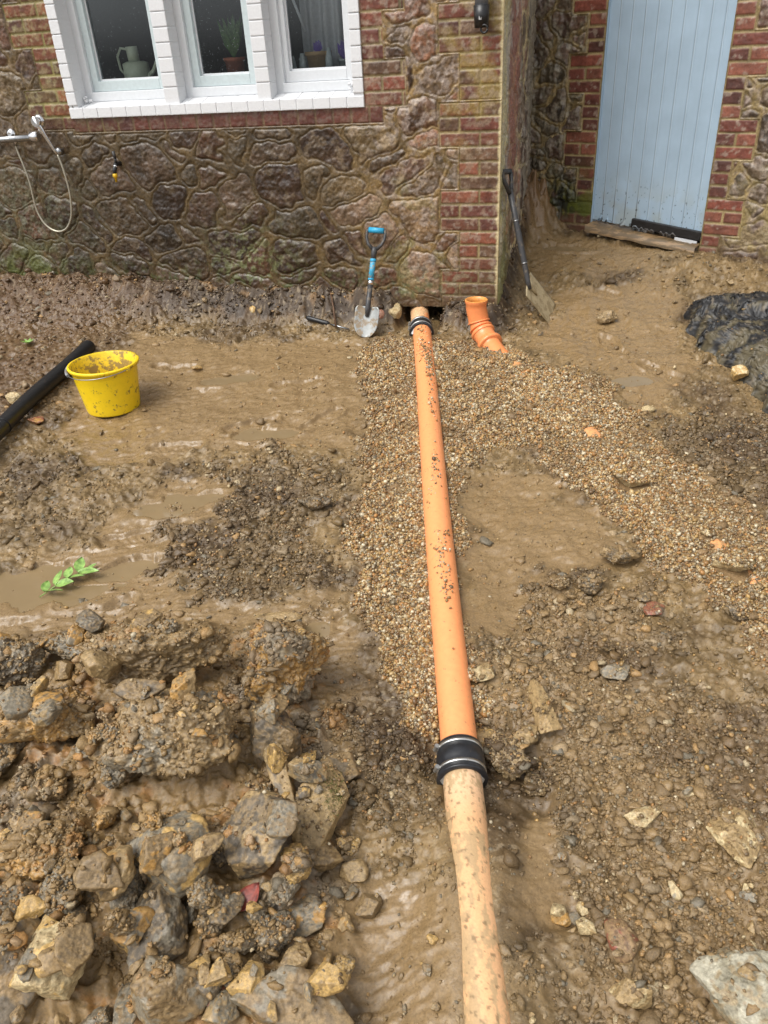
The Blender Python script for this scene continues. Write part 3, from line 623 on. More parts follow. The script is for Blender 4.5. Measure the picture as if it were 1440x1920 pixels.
# dark earth behind the broken foundation, and the room behind the window
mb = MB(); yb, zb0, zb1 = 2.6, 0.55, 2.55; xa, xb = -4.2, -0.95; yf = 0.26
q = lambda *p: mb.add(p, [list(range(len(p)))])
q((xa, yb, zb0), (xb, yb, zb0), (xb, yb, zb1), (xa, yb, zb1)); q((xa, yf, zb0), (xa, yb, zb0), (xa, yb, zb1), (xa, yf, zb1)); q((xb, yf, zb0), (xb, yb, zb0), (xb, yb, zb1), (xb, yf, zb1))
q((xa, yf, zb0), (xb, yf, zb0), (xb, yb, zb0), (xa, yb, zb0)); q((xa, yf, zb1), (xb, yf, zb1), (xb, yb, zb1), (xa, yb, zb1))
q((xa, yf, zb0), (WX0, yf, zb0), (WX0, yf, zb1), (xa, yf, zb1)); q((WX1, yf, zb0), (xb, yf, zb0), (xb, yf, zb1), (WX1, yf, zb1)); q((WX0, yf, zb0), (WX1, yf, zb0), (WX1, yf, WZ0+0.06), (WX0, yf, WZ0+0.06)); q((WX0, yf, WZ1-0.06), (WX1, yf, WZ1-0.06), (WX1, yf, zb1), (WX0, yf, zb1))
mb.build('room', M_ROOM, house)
mb = MB(); mb.box(((WX0+WX1)/2, 0.32, WZ0+0.160), (WX1-WX0, 0.30, 0.03), bev=0.004); mb.build('window_board', M_BOARD, house)
# top and far side of the wall so that it reads as solid
MB().box((-4.086, 0.14, 3.22), (6.83, 0.30, 0.06)).build('wall_plate', M_WOOD, house)
# white painted brick surround: single bricks, slightly uneven
rr = random.Random(4)
FZ = WZ0+0.105                                                          # bottom of the frames
MULL = [(-2.686, -2.586), (-2.086, -1.996)]
def wbrick(mb, x0, x1, z0, z1, y0, y1, g=0.0022, b=0.0045):
    mb.box(((x0+x1)/2, (y0+y1)/2-rr.uniform(0, 0.0015), (z0+z1)/2), (x1-x0-2*g, y1-y0, z1-z0-2*g), bev=b)
mb = MB()
jz = np.arange(WZ0+0.072, WZ1, 0.075)
for z0 in jz:
    z1 = z0+0.075
    for a, b_ in ((WX0, WX0+0.070), (WX1-0.066, WX1)): wbrick(mb, a, b_, z0, z1, -0.013, 0.11)
    for a, b_ in MULL: wbrick(mb, a, b_, z0-0.018 if z0 < WZ0+0.08 else z0, z1, 0.000, 0.10)
n_ = 19; w_ = (WX1-WX0)/n_
for i in range(n_): wbrick(mb, WX0+i*w_, WX0+(i+1)*w_, WZ0, WZ0+0.062, -0.014, 0.05)
# sloping brick sill behind the front edge
for i in range(n_):
    x0, x1 = WX0+i*w_+0.0015, WX0+(i+1)*w_-0.0015; x0 = max(x0, WX0+0.06); x1 = min(x1, WX1-0.058)
    dz = rr.uniform(-0.001, 0.001)
    mb.add([(x0, 0.0, WZ0+0.058+dz), (x1, 0.0, WZ0+0.058+dz), (x1, 0.115, WZ0+0.088+dz), (x0, 0.115, WZ0+0.088+dz), (x0, 0.0, WZ0+0.03), (x1, 0.0, WZ0+0.03), (x1, 0.115, WZ0+0.03), (x0, 0.115, WZ0+0.03)],
           [[0, 1, 2, 3], [4, 7, 6, 5], [0, 4, 5, 1], [1, 5, 6, 2], [2, 6, 7, 3], [3, 7, 4, 0]])
mb.box((WX0+0.036, 0.055, (WZ0+WZ1)/2), (0.062, 0.12, WZ1-WZ0-0.004)); mb.box((WX1-0.034, 0.055, (WZ0+WZ1)/2), (0.058, 0.12, WZ1-WZ0-0.004))
for a, b_ in MULL: mb.box(((a+b_)/2, 0.056, (WZ0+0.07+WZ1)/2), (b_-a-0.008, 0.10, WZ1-WZ0-0.08))
mb.box(((WX0+WX1)/2, 0.06, WZ0+0.027), (WX1-WX0-0.004, 0.142, 0.05))
for a in (WX0+0.105, WX1-0.085):                                          # knobbly drips of render in the two lower corners
    for k in range(7): mb.ball((a+rr.uniform(-0.02, 0.02), 0.06+rr.uniform(-0.02, 0.03), WZ0+0.10+rr.uniform(-0.015, 0.02)), rr.uniform(0.006, 0.014), 1)
win = mb.build('window', M_WHITE, house)
# frames, sashes, glass
OPEN = [(WX0+0.070, MULL[0][0]), (MULL[0][1], MULL[1][0]), (MULL[1][1], WX1-0.066)]
SASHES = []
for i, (a, b_) in enumerate(OPEN):
    top = WZ1; fr = 0.045
    m = MB(); y = 0.135
    for cx, wx in ((a+fr/2-0.003, fr+0.006), (b_-fr/2+0.003, fr+0.006)): m.box((cx, y, (FZ-0.035+top)/2), (wx, 0.065, top-FZ+0.035), bev=0.004)
    m.box(((a+b_)/2, y-0.002, FZ+0.005), (b_-a-2*fr+0.02, 0.075, 0.052), bev=0.005)
    m.box(((a+b_)/2, y, top-fr/2), (b_-a-2*fr, 0.065, fr), bev=0.004); m.build('frame', M_FRAME, win)
    s0, s1, zb_ = a+fr-0.003, b_-fr+0.003, FZ+0.032; sw = 0.048 if i < 2 else 0.032
    m = MB(); y = 0.150; mt = M_SASH if i < 2 else M_FRAME
    for cx in (s0+sw/2, s1-sw/2): m.box((cx, y, (zb_+top-fr)/2), (sw, 0.045, top-fr-zb_), bev=0.003)
    m.box(((s0+s1)/2, y-0.0015, zb_+0.028), (s1-s0-2*sw+0.004, 0.047, 0.056), bev=0.003)
    m.box(((s0+s1)/2, y-0.0015, top-fr-0.02), (s1-s0-2*sw+0.004, 0.047, 0.04), bev=0.003)
    g0, g1, gz = s0+sw, s1-sw, zb_+0.056
    m.build('sash', mt, win)
    m = MB(); m.box((g0+0.004, y+0.012, (gz+top-fr)/2), (0.010, 0.018, top-fr-gz)); m.box((g1-0.004, y+0.012, (gz+top-fr)/2), (0.010, 0.018, top-fr-gz)); m.box(((g0+g1)/2, y+0.012, gz+0.004), (g1-g0-0.02, 0.018, 0.012)); m.build('glazing_bead', M_WHITE, win)
    m = MB(); m.box(((g0+g1)/2, y+0.010, (gz+top-fr)/2), (g1-g0, 0.004, top-fr-gz)); pn_ = m.build('pane', M_GLASS, win)
    SASHES.append((g0, g1, gz, top-fr))
    m = MB()                                                              # rain drops caught on the outside of the glass
    for k in range(150 if i < 2 else 70):
        u = rr.random()**(2.2 if i < 2 else 1.0); x = g0+0.012+(g1-g0-0.024)*u; z = gz+0.015+(rr.random()**1.3)*0.55
        m.ball((x, y+0.007, z), rr.uniform(0.0007, 0.0017), 1, (1, 0.5, 1))
    o = m.build('raindrops', M_GLASSJ, win); o['kind'] = 'stuff'
# handle and stay seen inside
m = MB(); g0, g1, gz, gt = SASHES[0]; m.tube([(g1-0.02, 0.20, 1.80), (g1-0.02, 0.215, 1.74), (g1-0.025, 0.215, 1.62)], 0.009, 8); m.ball((g1-0.022, 0.2, 1.81), 0.016); m.build('window_handle', M_CHROMED, win)
m = MB(); g0, g1, gz, gt = SASHES[2]; m.tube([(g0+0.012, 0.21, 1.80), (g0+0.075, 0.25, 1.60)], 0.008, 8); m.build('window_handle', M_FRAME, win)

# things on the window board
ZB = WZ0+0.178
c = np.array((-3.02, 0.30, ZB)); t = thing('watering_can', c, 'pale green enamel watering can on the window board behind the left pane', 'watering can')
m = MB(); m.tube([c, c+(0, 0, 0.004), c+(0, 0, 0.10), c+(0, 0, 0.112)], [0.078, 0.082, 0.080, 0.05], 28); m.tube([c+(-0.005, 0, 0.105), c+(-0.008, 0, 0.19)], [0.034, 0.036], 20); m.build('body', M_CAN, t)
m = MB(); m.tube([c+(-0.03, 0, 0.175), c+(-0.085, 0, 0.185), c+(-0.118, 0, 0.14), c+(-0.112, 0, 0.07), c+(-0.075, 0, 0.03)], 0.0075, 10); m.build('handle', M_CAN, t)
m = MB(); m.tube([c+(0.07, 0, 0.02), c+(0.12, 0, 0.055), c+(0.17, 0, 0.13), c+(0.22, 0, 0.155)], [0.015, 0.012, 0.010, 0.009], 10); m.build('spout', M_CAN, t)
def potplant(c, r, h, mat, lab, pl, n, hh, seed, up=True):
    t = thing('plant_pot', c, lab, 'pot plant'); c = np.array(c); q = random.Random(seed)
    m = MB(); m.tube([c, c+(0, 0, h*0.8), c+(0, 0, h*0.8), c+(0, 0, h), c+(0, 0, h), c+(0, 0, h*0.86)], [r*0.78, r*0.95, r*1.05, r*1.07, r*0.9, r*0.9], 24); m.build('pot', mat, t)
    m = MB()
    for k in range(n):
        an = q.uniform(0, 6.28); l = hh*q.uniform(0.5, 1); s = q.uniform(0.1, 0.55); b = c+(0, 0, h*0.9); d = np.array((math.cos(an)*s, math.sin(an)*s*0.6, 1)); d /= np.linalg.norm(d)
        wv = np.cross(d, (0, 1, 0.2)); wv /= np.linalg.norm(wv); wd = 0.004 if up else 0.018
        m.add([b, b+d*l*0.5+wv*wd, b+d*l, b+d*l*0.5-wv*wd], [[0, 1, 2, 3]])
    m.build('foliage', pl, t)
potplant((-2.80, 0.33, ZB), 0.045, 0.08, M_TANPOT, 'small tan pot of grassy green leaves beside the watering can spout', M_PLANT, 60, 0.22, 1)
potplant((-2.34, 0.30, ZB), 0.062, 0.10, M_TERRA, 'terracotta pot with dead stalks and dark leaves behind the middle pane', M_PLANT, 34, 0.24, 2, False)
potplant((-1.80, 0.30, ZB), 0.075, 0.105, M_TANPOT, 'tan pot holding a purple flower behind the right pane', M_PURPLE, 14, 0.07, 3, False)
potplant((-1.66, 0.35, ZB), 0.035, 0.06, M_GLASSJ, 'little pale pot with purple and green leaves at the right end of the board', M_PURPLE, 14, 0.11, 5, False)
c = np.array((-2.16, 0.31, ZB)); t = thing('red_bottle', c, 'red plastic bottle with white base beside the terracotta pot indoors', 'bottle')
m = MB(); m.tube([c+(0, 0, 0.035), c+(0, 0, 0.12), c+(0, 0, 0.14), c+(0, 0, 0.17)], [0.026, 0.026, 0.012, 0.012], 16); m.build('body', M_RED, t); m = MB(); m.tube([c, c+(0, 0, 0.035)], 0.03, 16); m.build('base', M_FRAME, t)
for k, (x, hh, lab) in enumerate(((-1.89, 0.10, 'tapered clear glass left of the purple flower pot'), (-1.725, 0.12, 'tapered clear glass right of the purple flower pot'), (-1.955, 0.09, 'clear glass at the left end of the right pane'))):
    c = np.array((x, 0.27, ZB)); m = MB(); m.tube([c, c+(0, 0, hh*0.5), c+(0, 0, hh)], [0.026, 0.022, 0.012], 14); o = m.build('glass_jar', M_GLASSJ, own=c); tag(o, lab, 'glass jar')
c = np.array((-2.55, 0.50, 1.15)); t = thing('kitchen_tap', c, 'arched chrome kitchen tap seen through the middle pane', 'tap')
m = MB(); m.tube([c+(0, 0, 0), c+(0, 0, 0.24)]+[c+(0.07-0.07*math.cos(a), -0.02*math.sin(a), 0.24+0.07*math.sin(a)) for a in np.linspace(0, math.pi, 10)]+[c+(0.14, 0, 0.20)], 0.011, 10); m.build('spout', M_CHROME, t); m = MB(); m.tube([c+(-0.05, 0, 0), c+(-0.05, 0, 0.07)], 0.015, 10); m.build('lever', M_CHROME, t)
P = [[(x, 0.42+0.025*math.sin(x*75)+0.01*math.sin(x*31+2), z) for z in np.linspace(1.32, 2.35, 12)] for x in np.linspace(-1.93, -1.64, 60)]
o = MB().grid(P).build('net_curtain', M_CURT, own=(-1.78, 0.42, 1.32), thick=0.002); tag(o, 'gathered pale net curtain hanging behind the right pane', 'curtain')

# ------------------------------------------------------------------ the wall with the blue door
def dw(s, q, z): return DO+DE*s+DN*q+np.array((0, 0, z))
annex = thing('outbuilding_wall', dw(0.39, 0, 0), 'angled stone and brick wall with pale blue plank door right of the corner', 'wall')
DWD = 0.775; DB = 0.345
ZD = []
for k in range(0, 36, 6):
    z0 = DB-0.30+k*ck
    ZD.append((-0.12, -0.004, z0, z0+3*ck, 0.2285, ck, 0.5)); ZD.append((-0.235, -0.004, z0+3*ck, z0+6*ck, 0.2285, ck, 0.5))
    ZD.append((DWD+0.004, DWD+0.235, z0-0.15, z0+1*ck, 0.2285, ck, 0.5)); ZD.append((DWD+0.004, DWD+0.12, z0+1*ck, z0+4*ck, 0.2285, ck, 0.5))
def annex_fn(X, Z):
    h, c, rg, isb = masonry(X, Z, ZD, 33, 0.2, 0.15, mort=(0.30, 0.22, 0.10), brickpal=[(0.20, 0.052, 0.034), (0.15, 0.042, 0.03), (0.11, 0.036, 0.027), (0.22, 0.07, 0.045)])
    n = fbm(X*7, Z*7, 0, 401, 4); n2 = fbm(X*24, Z*14, 0, 402, 4)
    st = (~isb)[..., None]
    rt = X > DWD
    c = np.where(st & rt[..., None], over(c, (0.34, 0.27, 0.22), sst(0.0, 0.4, n2)*0.5), c)
    c = over(c, (0.26, 0.20, 0.07), np.where(rt & ~isb, 1, 0)*sst(0.9, 0.45, Z)*sst(-0.2, 0.3, n)*0.5)
    lf = (X < 0) & ~isb
    c = np.where(lf[..., None], over(c*0.85, (0.21, 0.185, 0.135), sst(-0.1, 0.4, n2)*0.75), c)
    h = np.where(lf, h*1.6+0.012*ridge(X*9, Z*3, 0, 404, 4), h)
    gr = blob(X, Z, -0.12, 0.42, 0.30, 0.22)
    c = over(c, (0.09, 0.105, 0.015), gr*sst(-0.35, 0.2, n)*1.1); c = over(c, (0.018, 0.02, 0.012), blob(X, Z, -0.22, 0.52, 0.12, 0.18)*sst(-0.3, 0.1, n2)*1.1)
    c = over(c, (0.10, 0.06, 0.035), sst(0.42, 0.25, Z+0.1*n+0.05*X)*0.7)
    c = over(c, (0.36, 0.27, 0.16), np.where(isb, 1, 0)*(n2 > 0.42)*0.0)
    return h, c, rg, isb
ax = spaced(-0.62, 1.55, 0.0058, -0.62, 3.6, 0.018); az = spaced(-0.05, 1.95, 0.0058, -0.3, 3.2, 0.05)
wall_mesh(ax, az, annex_fn, lambda X, Z, h: DO+X[..., None]*DE-h[..., None]*DN+Z[..., None]*np.array((0, 0, 1.0)), annex, (-0.001, DWD+0.001, DB-0.06, 2.35))
MD = np.stack([DE, DN, np.array((0, 0, 1.0))], 1)
# planked door: ten boards with beaded edges, rotten along the foot
def door_mat():
    m, t, p, N, L = nodes_of('peeling_blue_paint')
    ge = N('NewGeometry'); at_ = N('Attribute'); at_.attribute_name = 'Col'
    n = N('TexNoise'); n.inputs['Scale'].default_value = 7; n.inputs['Detail'].default_value = 7; L(ge.outputs['Position'], n.inputs['Vector'])
    mr = N('MapRange'); mr.inputs['From Min'].default_value = 0.3; mr.inputs['From Max'].default_value = 0.7; mr.inputs['To Min'].default_value = 0.93; mr.inputs['To Max'].default_value = 1.06; L(n.outputs['Fac'], mr.inputs['Value'])
    sc = N('VectorMath'); sc.operation = 'SCALE'; L(at_.outputs['Color'], sc.inputs[0]); L(mr.outputs[0], sc.inputs['Scale']); L(sc.outputs[0], p.inputs['Base Color'])
    p.inputs['Roughness'].default_value = 0.42
    g = N('TexNoise'); g.inputs['Scale'].default_value = 60; g.inputs['Detail'].default_value = 5
    mp = N('Mapping'); mp.inputs['Scale'].default_value = (1, 1, 0.12); L(ge.outputs['Position'], mp.inputs['Vector']); L(mp.outputs[0], g.inputs['Vector'])
    b = N('Bump'); b.inputs['Strength'].default_value = 0.25; b.inputs['Distance'].default_value = 0.001; L(g.outputs['Fac'], b.inputs['Height']); L(b.outputs[0], p.inputs['Normal'])
    return m
M_DPAINT = door_mat()
dsx = np.arange(0.0, DWD+0.001, 0.0031); dsz = np.concatenate([np.arange(0, 0.30, 0.004), np.arange(0.30, 2.0, 0.02)])
SX, SZ = np.meshgrid(dsx, dsz, indexing='ij')
foot = DB+0.035-0.085*(SX/DWD)                                            # the foot of the door drops to the right
ragged = 0.012*np.clip(fbm(SX*40, SX*0, 0, 3, 3), -0.2, 1)+np.where((SX > 0.30) & (SX < 0.62), 0.028*np.clip(0.5+1.6*pn(SX*26, SX*0, 0, 9), 0, 1.3), 0.0)+np.where((SX > 0.70), -0.0, 0)
Zd = foot+np.maximum(SZ, ragged*np.exp(-SZ/0.03))
bw = DWD/9.6; fr_ = np.mod(SX+0.012, bw); gd = np.minimum(fr_, bw-fr_)
bead = np.minimum(np.abs(fr_-0.010), 9)
dep = 0.009*np.exp(-(gd/0.0026)**2)+0.005*np.exp(-(bead/0.002)**2)-0.002*np.exp(-((fr_-0.0055)/0.0022)**2)
dep = dep-0.0015*fbm(SX*3, SZ*1.2, 0, 8, 2)
cD = np.zeros(SX.shape+(3,)); cD[:] = (0.355, 0.47, 0.575)
cD = cD*(1+0.05*(rnd(np.floor((SX+0.012)/bw), np.floor(SX*0), 1, 6)-0.5))[..., None]
cD = over(cD, (0.15, 0.17, 0.17), np.exp(-(gd/0.0020)**2)*0.7)
cD = over(cD, (0.62, 0.70, 0.76), np.exp(-((fr_-0.0055)/0.002)**2)*0.6)
wear = sst(0.42, 0.02, SZ)
cD = over(cD, (0.33, 0.36, 0.33), wear*sst(-0.25, 0.35, fbm(SX*6, SZ*5, 0, 12, 4))*0.55)
cD = over(cD, (0.05, 0.05, 0.04), ((fbm(SX*60, SZ*40, 0, 13, 3) > 0.58) & (SZ < 0.32))*wear*1.0)
cD = over(cD, (0.06, 0.055, 0.045), np.exp(-(gd/0.003)**2)*sst(0.25, 0.1, SZ)*sst(0.4, 0.3, SX)*0.9)
cD = over(cD, (0.08, 0.055, 0.035), sst(0.008, 0.0, SZ-np.maximum(ragged, 0)*1.0)*sst(0.25, 0.4, SX)*0.85)
PD = DO+SX[..., None]*DE+(0.030+dep)[..., None]*DN+Zd[..., None]*np.array((0, 0, 1.0)); nI = np.arange(SX.size).reshape(SX.shape)
QD = np.stack([nI[:-1, :-1], nI[1:, :-1], nI[1:, 1:], nI[:-1, 1:]], -1).reshape(-1, 4)
door = mesh_np('door', PD.reshape(-1, 3), QD, M_DPAINT, annex, True, cD.reshape(-1, 3))
md = door.modifiers.new('thickness', 'SOLIDIFY'); md.thickness = 0.035; md.offset = -1
m = MB()
for k in range(2): m.box(dw(-0.006 if k == 0 else DWD+0.006, 0.045, DB+1.02), (0.016, 0.075, 2.1), MD, 0.003)
m.build('door_frame', M_DOOR, annex)
ang = -math.atan(0.085/DWD); RZ = np.array(((math.cos(ang), 0, -math.sin(ang)), (0, 1, 0), (math.sin(ang), 0, math.cos(ang)))); MT = MD@RZ
m = MB(); m.box(dw(0.535, 0.012, DB+0.012), (0.48, 0.03, 0.058), MT, 0.006); m.build('tarred_board', M_TAR, door)
m = MB(); m.box(dw(0.68, 0.004, DB-0.054), (0.15, 0.006, 0.032), MT, 0.001); m.build('peeling_strip', M_FRAME, door)
m = MB()
P = [[dw(s, q, DB+0.018-0.085*s/DWD+0.010*pn(s*9, q*30, 0, 4)-(0.045 if e else 0)+0*q) for q, e in ((0.05, 0), (-0.03, 0), (-0.085, 0), (-0.09, 1))] for s in np.linspace(0.0, DWD+0.0, 60)]
m.grid(P); m.build('door_sill', M_WOOD, annex)
MB().box(dw(0.39, 0.07, DB-0.10), (DWD, 0.02, 0.17), MD).build('threshold_backing', M_TAR, annex)
MB().box(dw(1.5, 0.15, 3.22), (4.3, 0.3, 0.05), MD).build('wall_plate', M_WOOD, annex)

# ------------------------------------------------------------------ pipes
def along(A, B, t): return A+(B-A)*t
pc = (PA+PB)/2
t = thing('drain_pipe', pc, 'long clean orange drain pipe running from the house wall to the near rubber coupling', 'pipe')
n = 60; L = [along(PA0, PB, k/n)+np.array((0.004*math.sin(k*0.11), 0, 0.0015*math.sin(k*0.2))) for k in range(n+1)]
m = MB(); m.tube(L, 0.055, 40); o = m.build('barrel', M_PIPE, t); splat(np.array([p+np.array((q, 0, 0.055-q*q/0.11)) for k in range(400) for p in (along(PA, PB, k/400),) for q in (-0.04, -0.03, -0.02, -0.01, 0, 0.01, 0.02, 0.03, 0.04)]))
d2 = (PE2-PB)/np.linalg.norm(PE2-PB)
t = thing('old_drain_pipe', (PB+PE2)/2, 'pale mud-smeared older pipe sinking into the mud below the near coupling', 'pipe')
tt, qq = np.meshgrid(np.linspace(0, 1, 360), np.linspace(0, 2*math.pi, 97), indexing='ij'); sd0 = np.cross(d2, (0, 0, 1.0)); sd0 /= np.linalg.norm(sd0); up0 = np.cross(sd0, d2)
Vp = PB+tt[..., None]*(PE2-PB)+0.0555*(np.cos(qq)[..., None]*sd0+np.sin(qq)[..., None]*up0); Lm = tt*np.linalg.norm(PE2-PB); Lw = qq*0.0555
cp = np.zeros(tt.shape+(3,)); cp[:] = (0.70, 0.40, 0.20); cp = over(cp, (0.74, 0.50, 0.31), sst(0.22, 0.05, Lm)*0.8)
mu = fbm(Lm*9, Lw*26, 0, 811, 4)+0.7*fbm(Lm*38, Lw*70, 0, 812, 4, 0.65)+0.55*sst(0.12, 0.65, Lm)*np.clip(np.cos(qq)*0.9+0.1, -0.2, 1)+0.5*(1-np.sin(qq))*sst(0.03, 0.25, Lm)-0.06
cp = over(cp, (0.42, 0.29, 0.15), sst(-0.05, 0.30, mu)*0.85); cp = over(cp, (0.17, 0.115, 0.055), sst(0.46, 0.6, fbm(Lm*60, Lw*60, 0, 813, 3)+0.1)*0.7)
nI = np.arange(tt.size).reshape(tt.shape)
mesh_np('barrel', Vp.reshape(-1, 3), np.stack([nI[:-1, :-1], nI[:-1, 1:], nI[1:, 1:], nI[1:, :-1]], -1).reshape(-1, 4), vmat('mud_smeared_pipe', scale=170, bump=0.35, bdist=0.002, cvar=0.12), t, True, cp.reshape(-1, 3), (0.38+0.15*sst(0, 0.2, mu)).ravel())
t = thing('old_drain_stub', PA0, 'short dirty pipe stub inside the hole under the wall', 'pipe'); dA = (PA-PB)/np.linalg.norm(PA-PB)
m = MB(); m.tube([PA+dA*0.04, PA+dA*0.55], 0.0575, 32); m.build('barrel', M_PIPE2, t)
def unit_(v): return v/np.linalg.norm(v)
def coupling(name, P, d, lab, bands=True, r0=0.058, L=0.112):
    t = thing(name, P, lab, 'pipe coupling')
    d = d/np.linalg.norm(d); prof = [(-0.5, 0.0), (-0.5, 0.006), (-0.46, 0.009), (-0.20, 0.009), (-0.17, 0.012), (0.10, 0.013), (0.14, 0.011), (0.42, 0.012), (0.46, 0.016), (0.5, 0.015), (0.5, 0.0)]
    m = MB(); m.tube([P+d*L*a for a, b in prof], [r0+b for a, b in prof], 44, cap=False); sl = m.build('rubber_sleeve', M_RUB, t)
    up = np.array((0, 0, 1.0)); sd_ = np.cross(d, up); sd_ /= np.linalg.norm(sd_); upp = np.cross(sd_, d)
    for a in (-0.34, 0.29):
        c0 = P+d*L*a; rb = r0+(0.0108 if a < 0 else 0.0138); hw = 0.0048
        m = MB(); m.tube([c0-d*hw, c0-d*hw, c0+d*hw, c0+d*hw], [rb-0.002, rb, rb, rb-0.002], 44, cap=False)
        an = 0.35; sp = c0+sd_*math.cos(an)*rb*1.0+upp*math.sin(an)*rb*1.0
        b = m.build('steel_band', M_BAND, t)
        m = MB(); tg = -sd_*math.sin(an)+upp*math.cos(an); m.tube([sp-tg*0.010+sd_*0.006, sp+tg*0.007+sd_*0.006, sp+tg*0.007+sd_*0.006, sp+tg*0.014+sd_*0.006], [0.0058, 0.0058, 0.0075, 0.0075], 8, smooth=False)
        m.box(sp+sd_*0.001, (0.010, 0.012, 0.008), None, 0.001); m.build('worm_screw', M_BAND, b)
    return t
coupling('pipe_coupling', PB+(PB-PA)/np.linalg.norm(PB-PA)*0.0, PB-PA, 'black rubber coupling with two steel bands on the pipe in the foreground')
coupling('pipe_coupling', PA+dA*0.03, -dA, 'muddy black rubber coupling where the long pipe leaves the hole under the wall', L=0.11)
# upright bend by the corner, and the branch it feeds
E0 = on_y(893, 562, -0.20); E1 = on_y(897, 600, -0.205); E2 = at(908, 640)+np.array((0.0, 0, 0.045)); E3 = GA
t = thing('pipe_bend', E1*np.array((1, 1, 0)), 'orange socket bend standing upright by the brick corner', 'pipe bend')
up = np.array((0, 0, 1.0))
def bez(p0, p1, p2, n): return [((1-u)**2*p0+2*u*(1-u)*p1+u*u*p2) for u in np.linspace(0, 1, n)]
C0 = E0; C1 = E0+(E1-E0)*0.9; dG = (GB-GA)/np.linalg.norm(GB-GA)
K = bez(C1, C1+(E1-E0)*0.75, E3-dG*0.02, 26)
m = MB(); path = [C0+(0, 0, -0.0), C0-(0, 0, 0.012), C0-(0, 0, 0.020), C0-(0, 0, 0.045)]; rad = [0.066, 0.067, 0.062, 0.0605]
path += [C1]; rad += [0.0605]
for i, p in enumerate(K[1:]):
    u = (i+1)/25; r = 0.0565
    if i < 3: r = 0.0605
    if 5 <= i <= 6: r = 0.060
    if 10 <= i <= 11: r = 0.066
    if 12 <= i <= 15: r = 0.0615
    if 16 <= i <= 17: r = 0.069
    path.append(p); rad.append(r)
path.append(E3+dG*0.1); rad.append(0.055)
m.tube(path, rad, 40, cap=False); m.build('elbow_body', M_FIT, t)
m = MB(); m.tube([C0+(0, 0, 0.0005), C0+(0, 0, 0.003), C0+(0, 0, 0.002), C0-(0, 0, 0.02), C0-(0, 0, 0.10)], [0.0665, 0.063, 0.0575, 0.0555, 0.054], 40, cap=False); m.build('socket_rim', smat('pale_orange_rim', (0.72, 0.30, 0.07), 0.35, dirt=0.5, lo=0.6), t)
m = MB(); m.tube([C0-(0, 0, 0.09), C0-(0, 0, 0.095)], 0.055, 30); m.build('dark_throat', M_BLACKP, t)
for (a, h_, rr_) in ((3, 0.004, 0.066), (8, 0.004, 0.068), (11, 0.010, 0.0715), (18, 0.011, 0.0765)):
    d_ = unit_(K[a+1]-K[a-1]); m = MB(); m.tube([K[a]-d_*h_*1.3, K[a]-d_*h_, K[a]-d_*h_*0.6, K[a]+d_*h_*0.6, K[a]+d_*h_, K[a]+d_*h_*1.2], [0.056, rr_-0.002, rr_, rr_, rr_-0.002, 0.056], 40, cap=False); m.build('collar', M_FIT, t)
t = thing('branch_pipe', (GA+GB)/2, 'orange branch pipe almost buried in pea gravel, showing only in patches', 'pipe')
m = MB(); m.tube([along(GA, GB, k/40) for k in range(-1, 47)], 0.055, 36); m.build('barrel', smat('gravelly_orange_pipe', (0.74, 0.33, 0.13), 0.45, dirt=0.8, dcol=(0.36, 0.22, 0.10), dscale=40, lo=0.5), t)
# black ribbed pipe at the left edge
Q0 = at(172, 657)+np.array((0, 0, 0.035)); Q1 = at(-10, 845)+np.array((0, 0, 0.06)); Q2 = Q1+(Q1-Q0)*0.35
t = thing('ribbed_pipe', (Q0+Q1)/2, 'black muddy ribbed land drain behind the yellow bucket', 'pipe')
n = 150; path = [along(Q0, Q2, k/n)+np.array((0.006*math.sin(k*0.06), 0, 0.012*math.sin(math.pi*k/n))) for k in range(n+1)]; rad = [0.0405+0.0022*(k % 2) for k in range(n+1)]; rad[0] = 0.026; rad[1] = 0.036
m = MB(); m.tube(path, rad, 28); m.build('barrel', M_BLACKP, t); splat(np.array([p+np.array((0, 0, 0.041)) for p in path]))
for u in (0.76, 0.66):
    c = path[int(u*n)]; d_ = (Q2-Q0)/np.linalg.norm(Q2-Q0); m = MB()
    m.tube([c-d_*0.003, c+d_*0.003], 0.0450, 28); s_ = np.cross(d_, up); s_ /= np.linalg.norm(s_); m.tube([c-s_*0.05*-1+up*0.01, c+s_*0.075-up*0.02, c+s_*0.085-up*0.05], [0.003, 0.003, 0.002], 6); m.build('cable_tie', M_BLACKP, t)
c = path[int(0.70*n)]; m = MB()
P = []
for k in range(5):
    q = math.radians(62+k*12); r = 0.0440; s_ = np.cross(d_, up); s_ /= np.linalg.norm(s_)
    P.append([c+s_*math.cos(q)*r+up*math.sin(q)*r+d_*v for v in np.linspace(-0.03, 0.03, 5)])
m.grid(P); m.build('printed_label', smat('dirty_label', (0.40, 0.40, 0.40), 0.5, dirt=0.95, dcol=(0.02, 0.02, 0.02), dscale=60, lo=0.5), t)

# ------------------------------------------------------------------ bucket
c = at(214, 762); zc_ = (c-CAM)@Fv; wB = 96*zc_/FPX/2; wT = 123*zc_/FPX/2; hB = wT*1.44
c = c-np.array((0, 0, 0.004)); t = thing('bucket', c, 'muddy yellow plastic builder\'s bucket standing on the wet mud', 'bucket')
nn = 72
prof = [(0, 0.0), (0.94, 0.0), (1.0, 0.012)]
m = MB(); pts = []; rad = []
for k in range(34):
    u = k/33; pts.append(c+up*(0.006+u*(hB-0.006))); rad.append(wB+(wT*0.965-wB)*u+(0.0011 if k % 2 else 0)*(u < 0.80)*(u > 0.06))
rim = [(hB-0.018, 1.0), (hB-0.018, 1.045), (hB-0.004, 1.06), (hB, 1.05), (hB+0.001, 1.0), (hB-0.003, 0.985)]
for z_, s_ in rim[0:5]: pts.append(c+up*z_); rad.append(wT*s_*0.975)
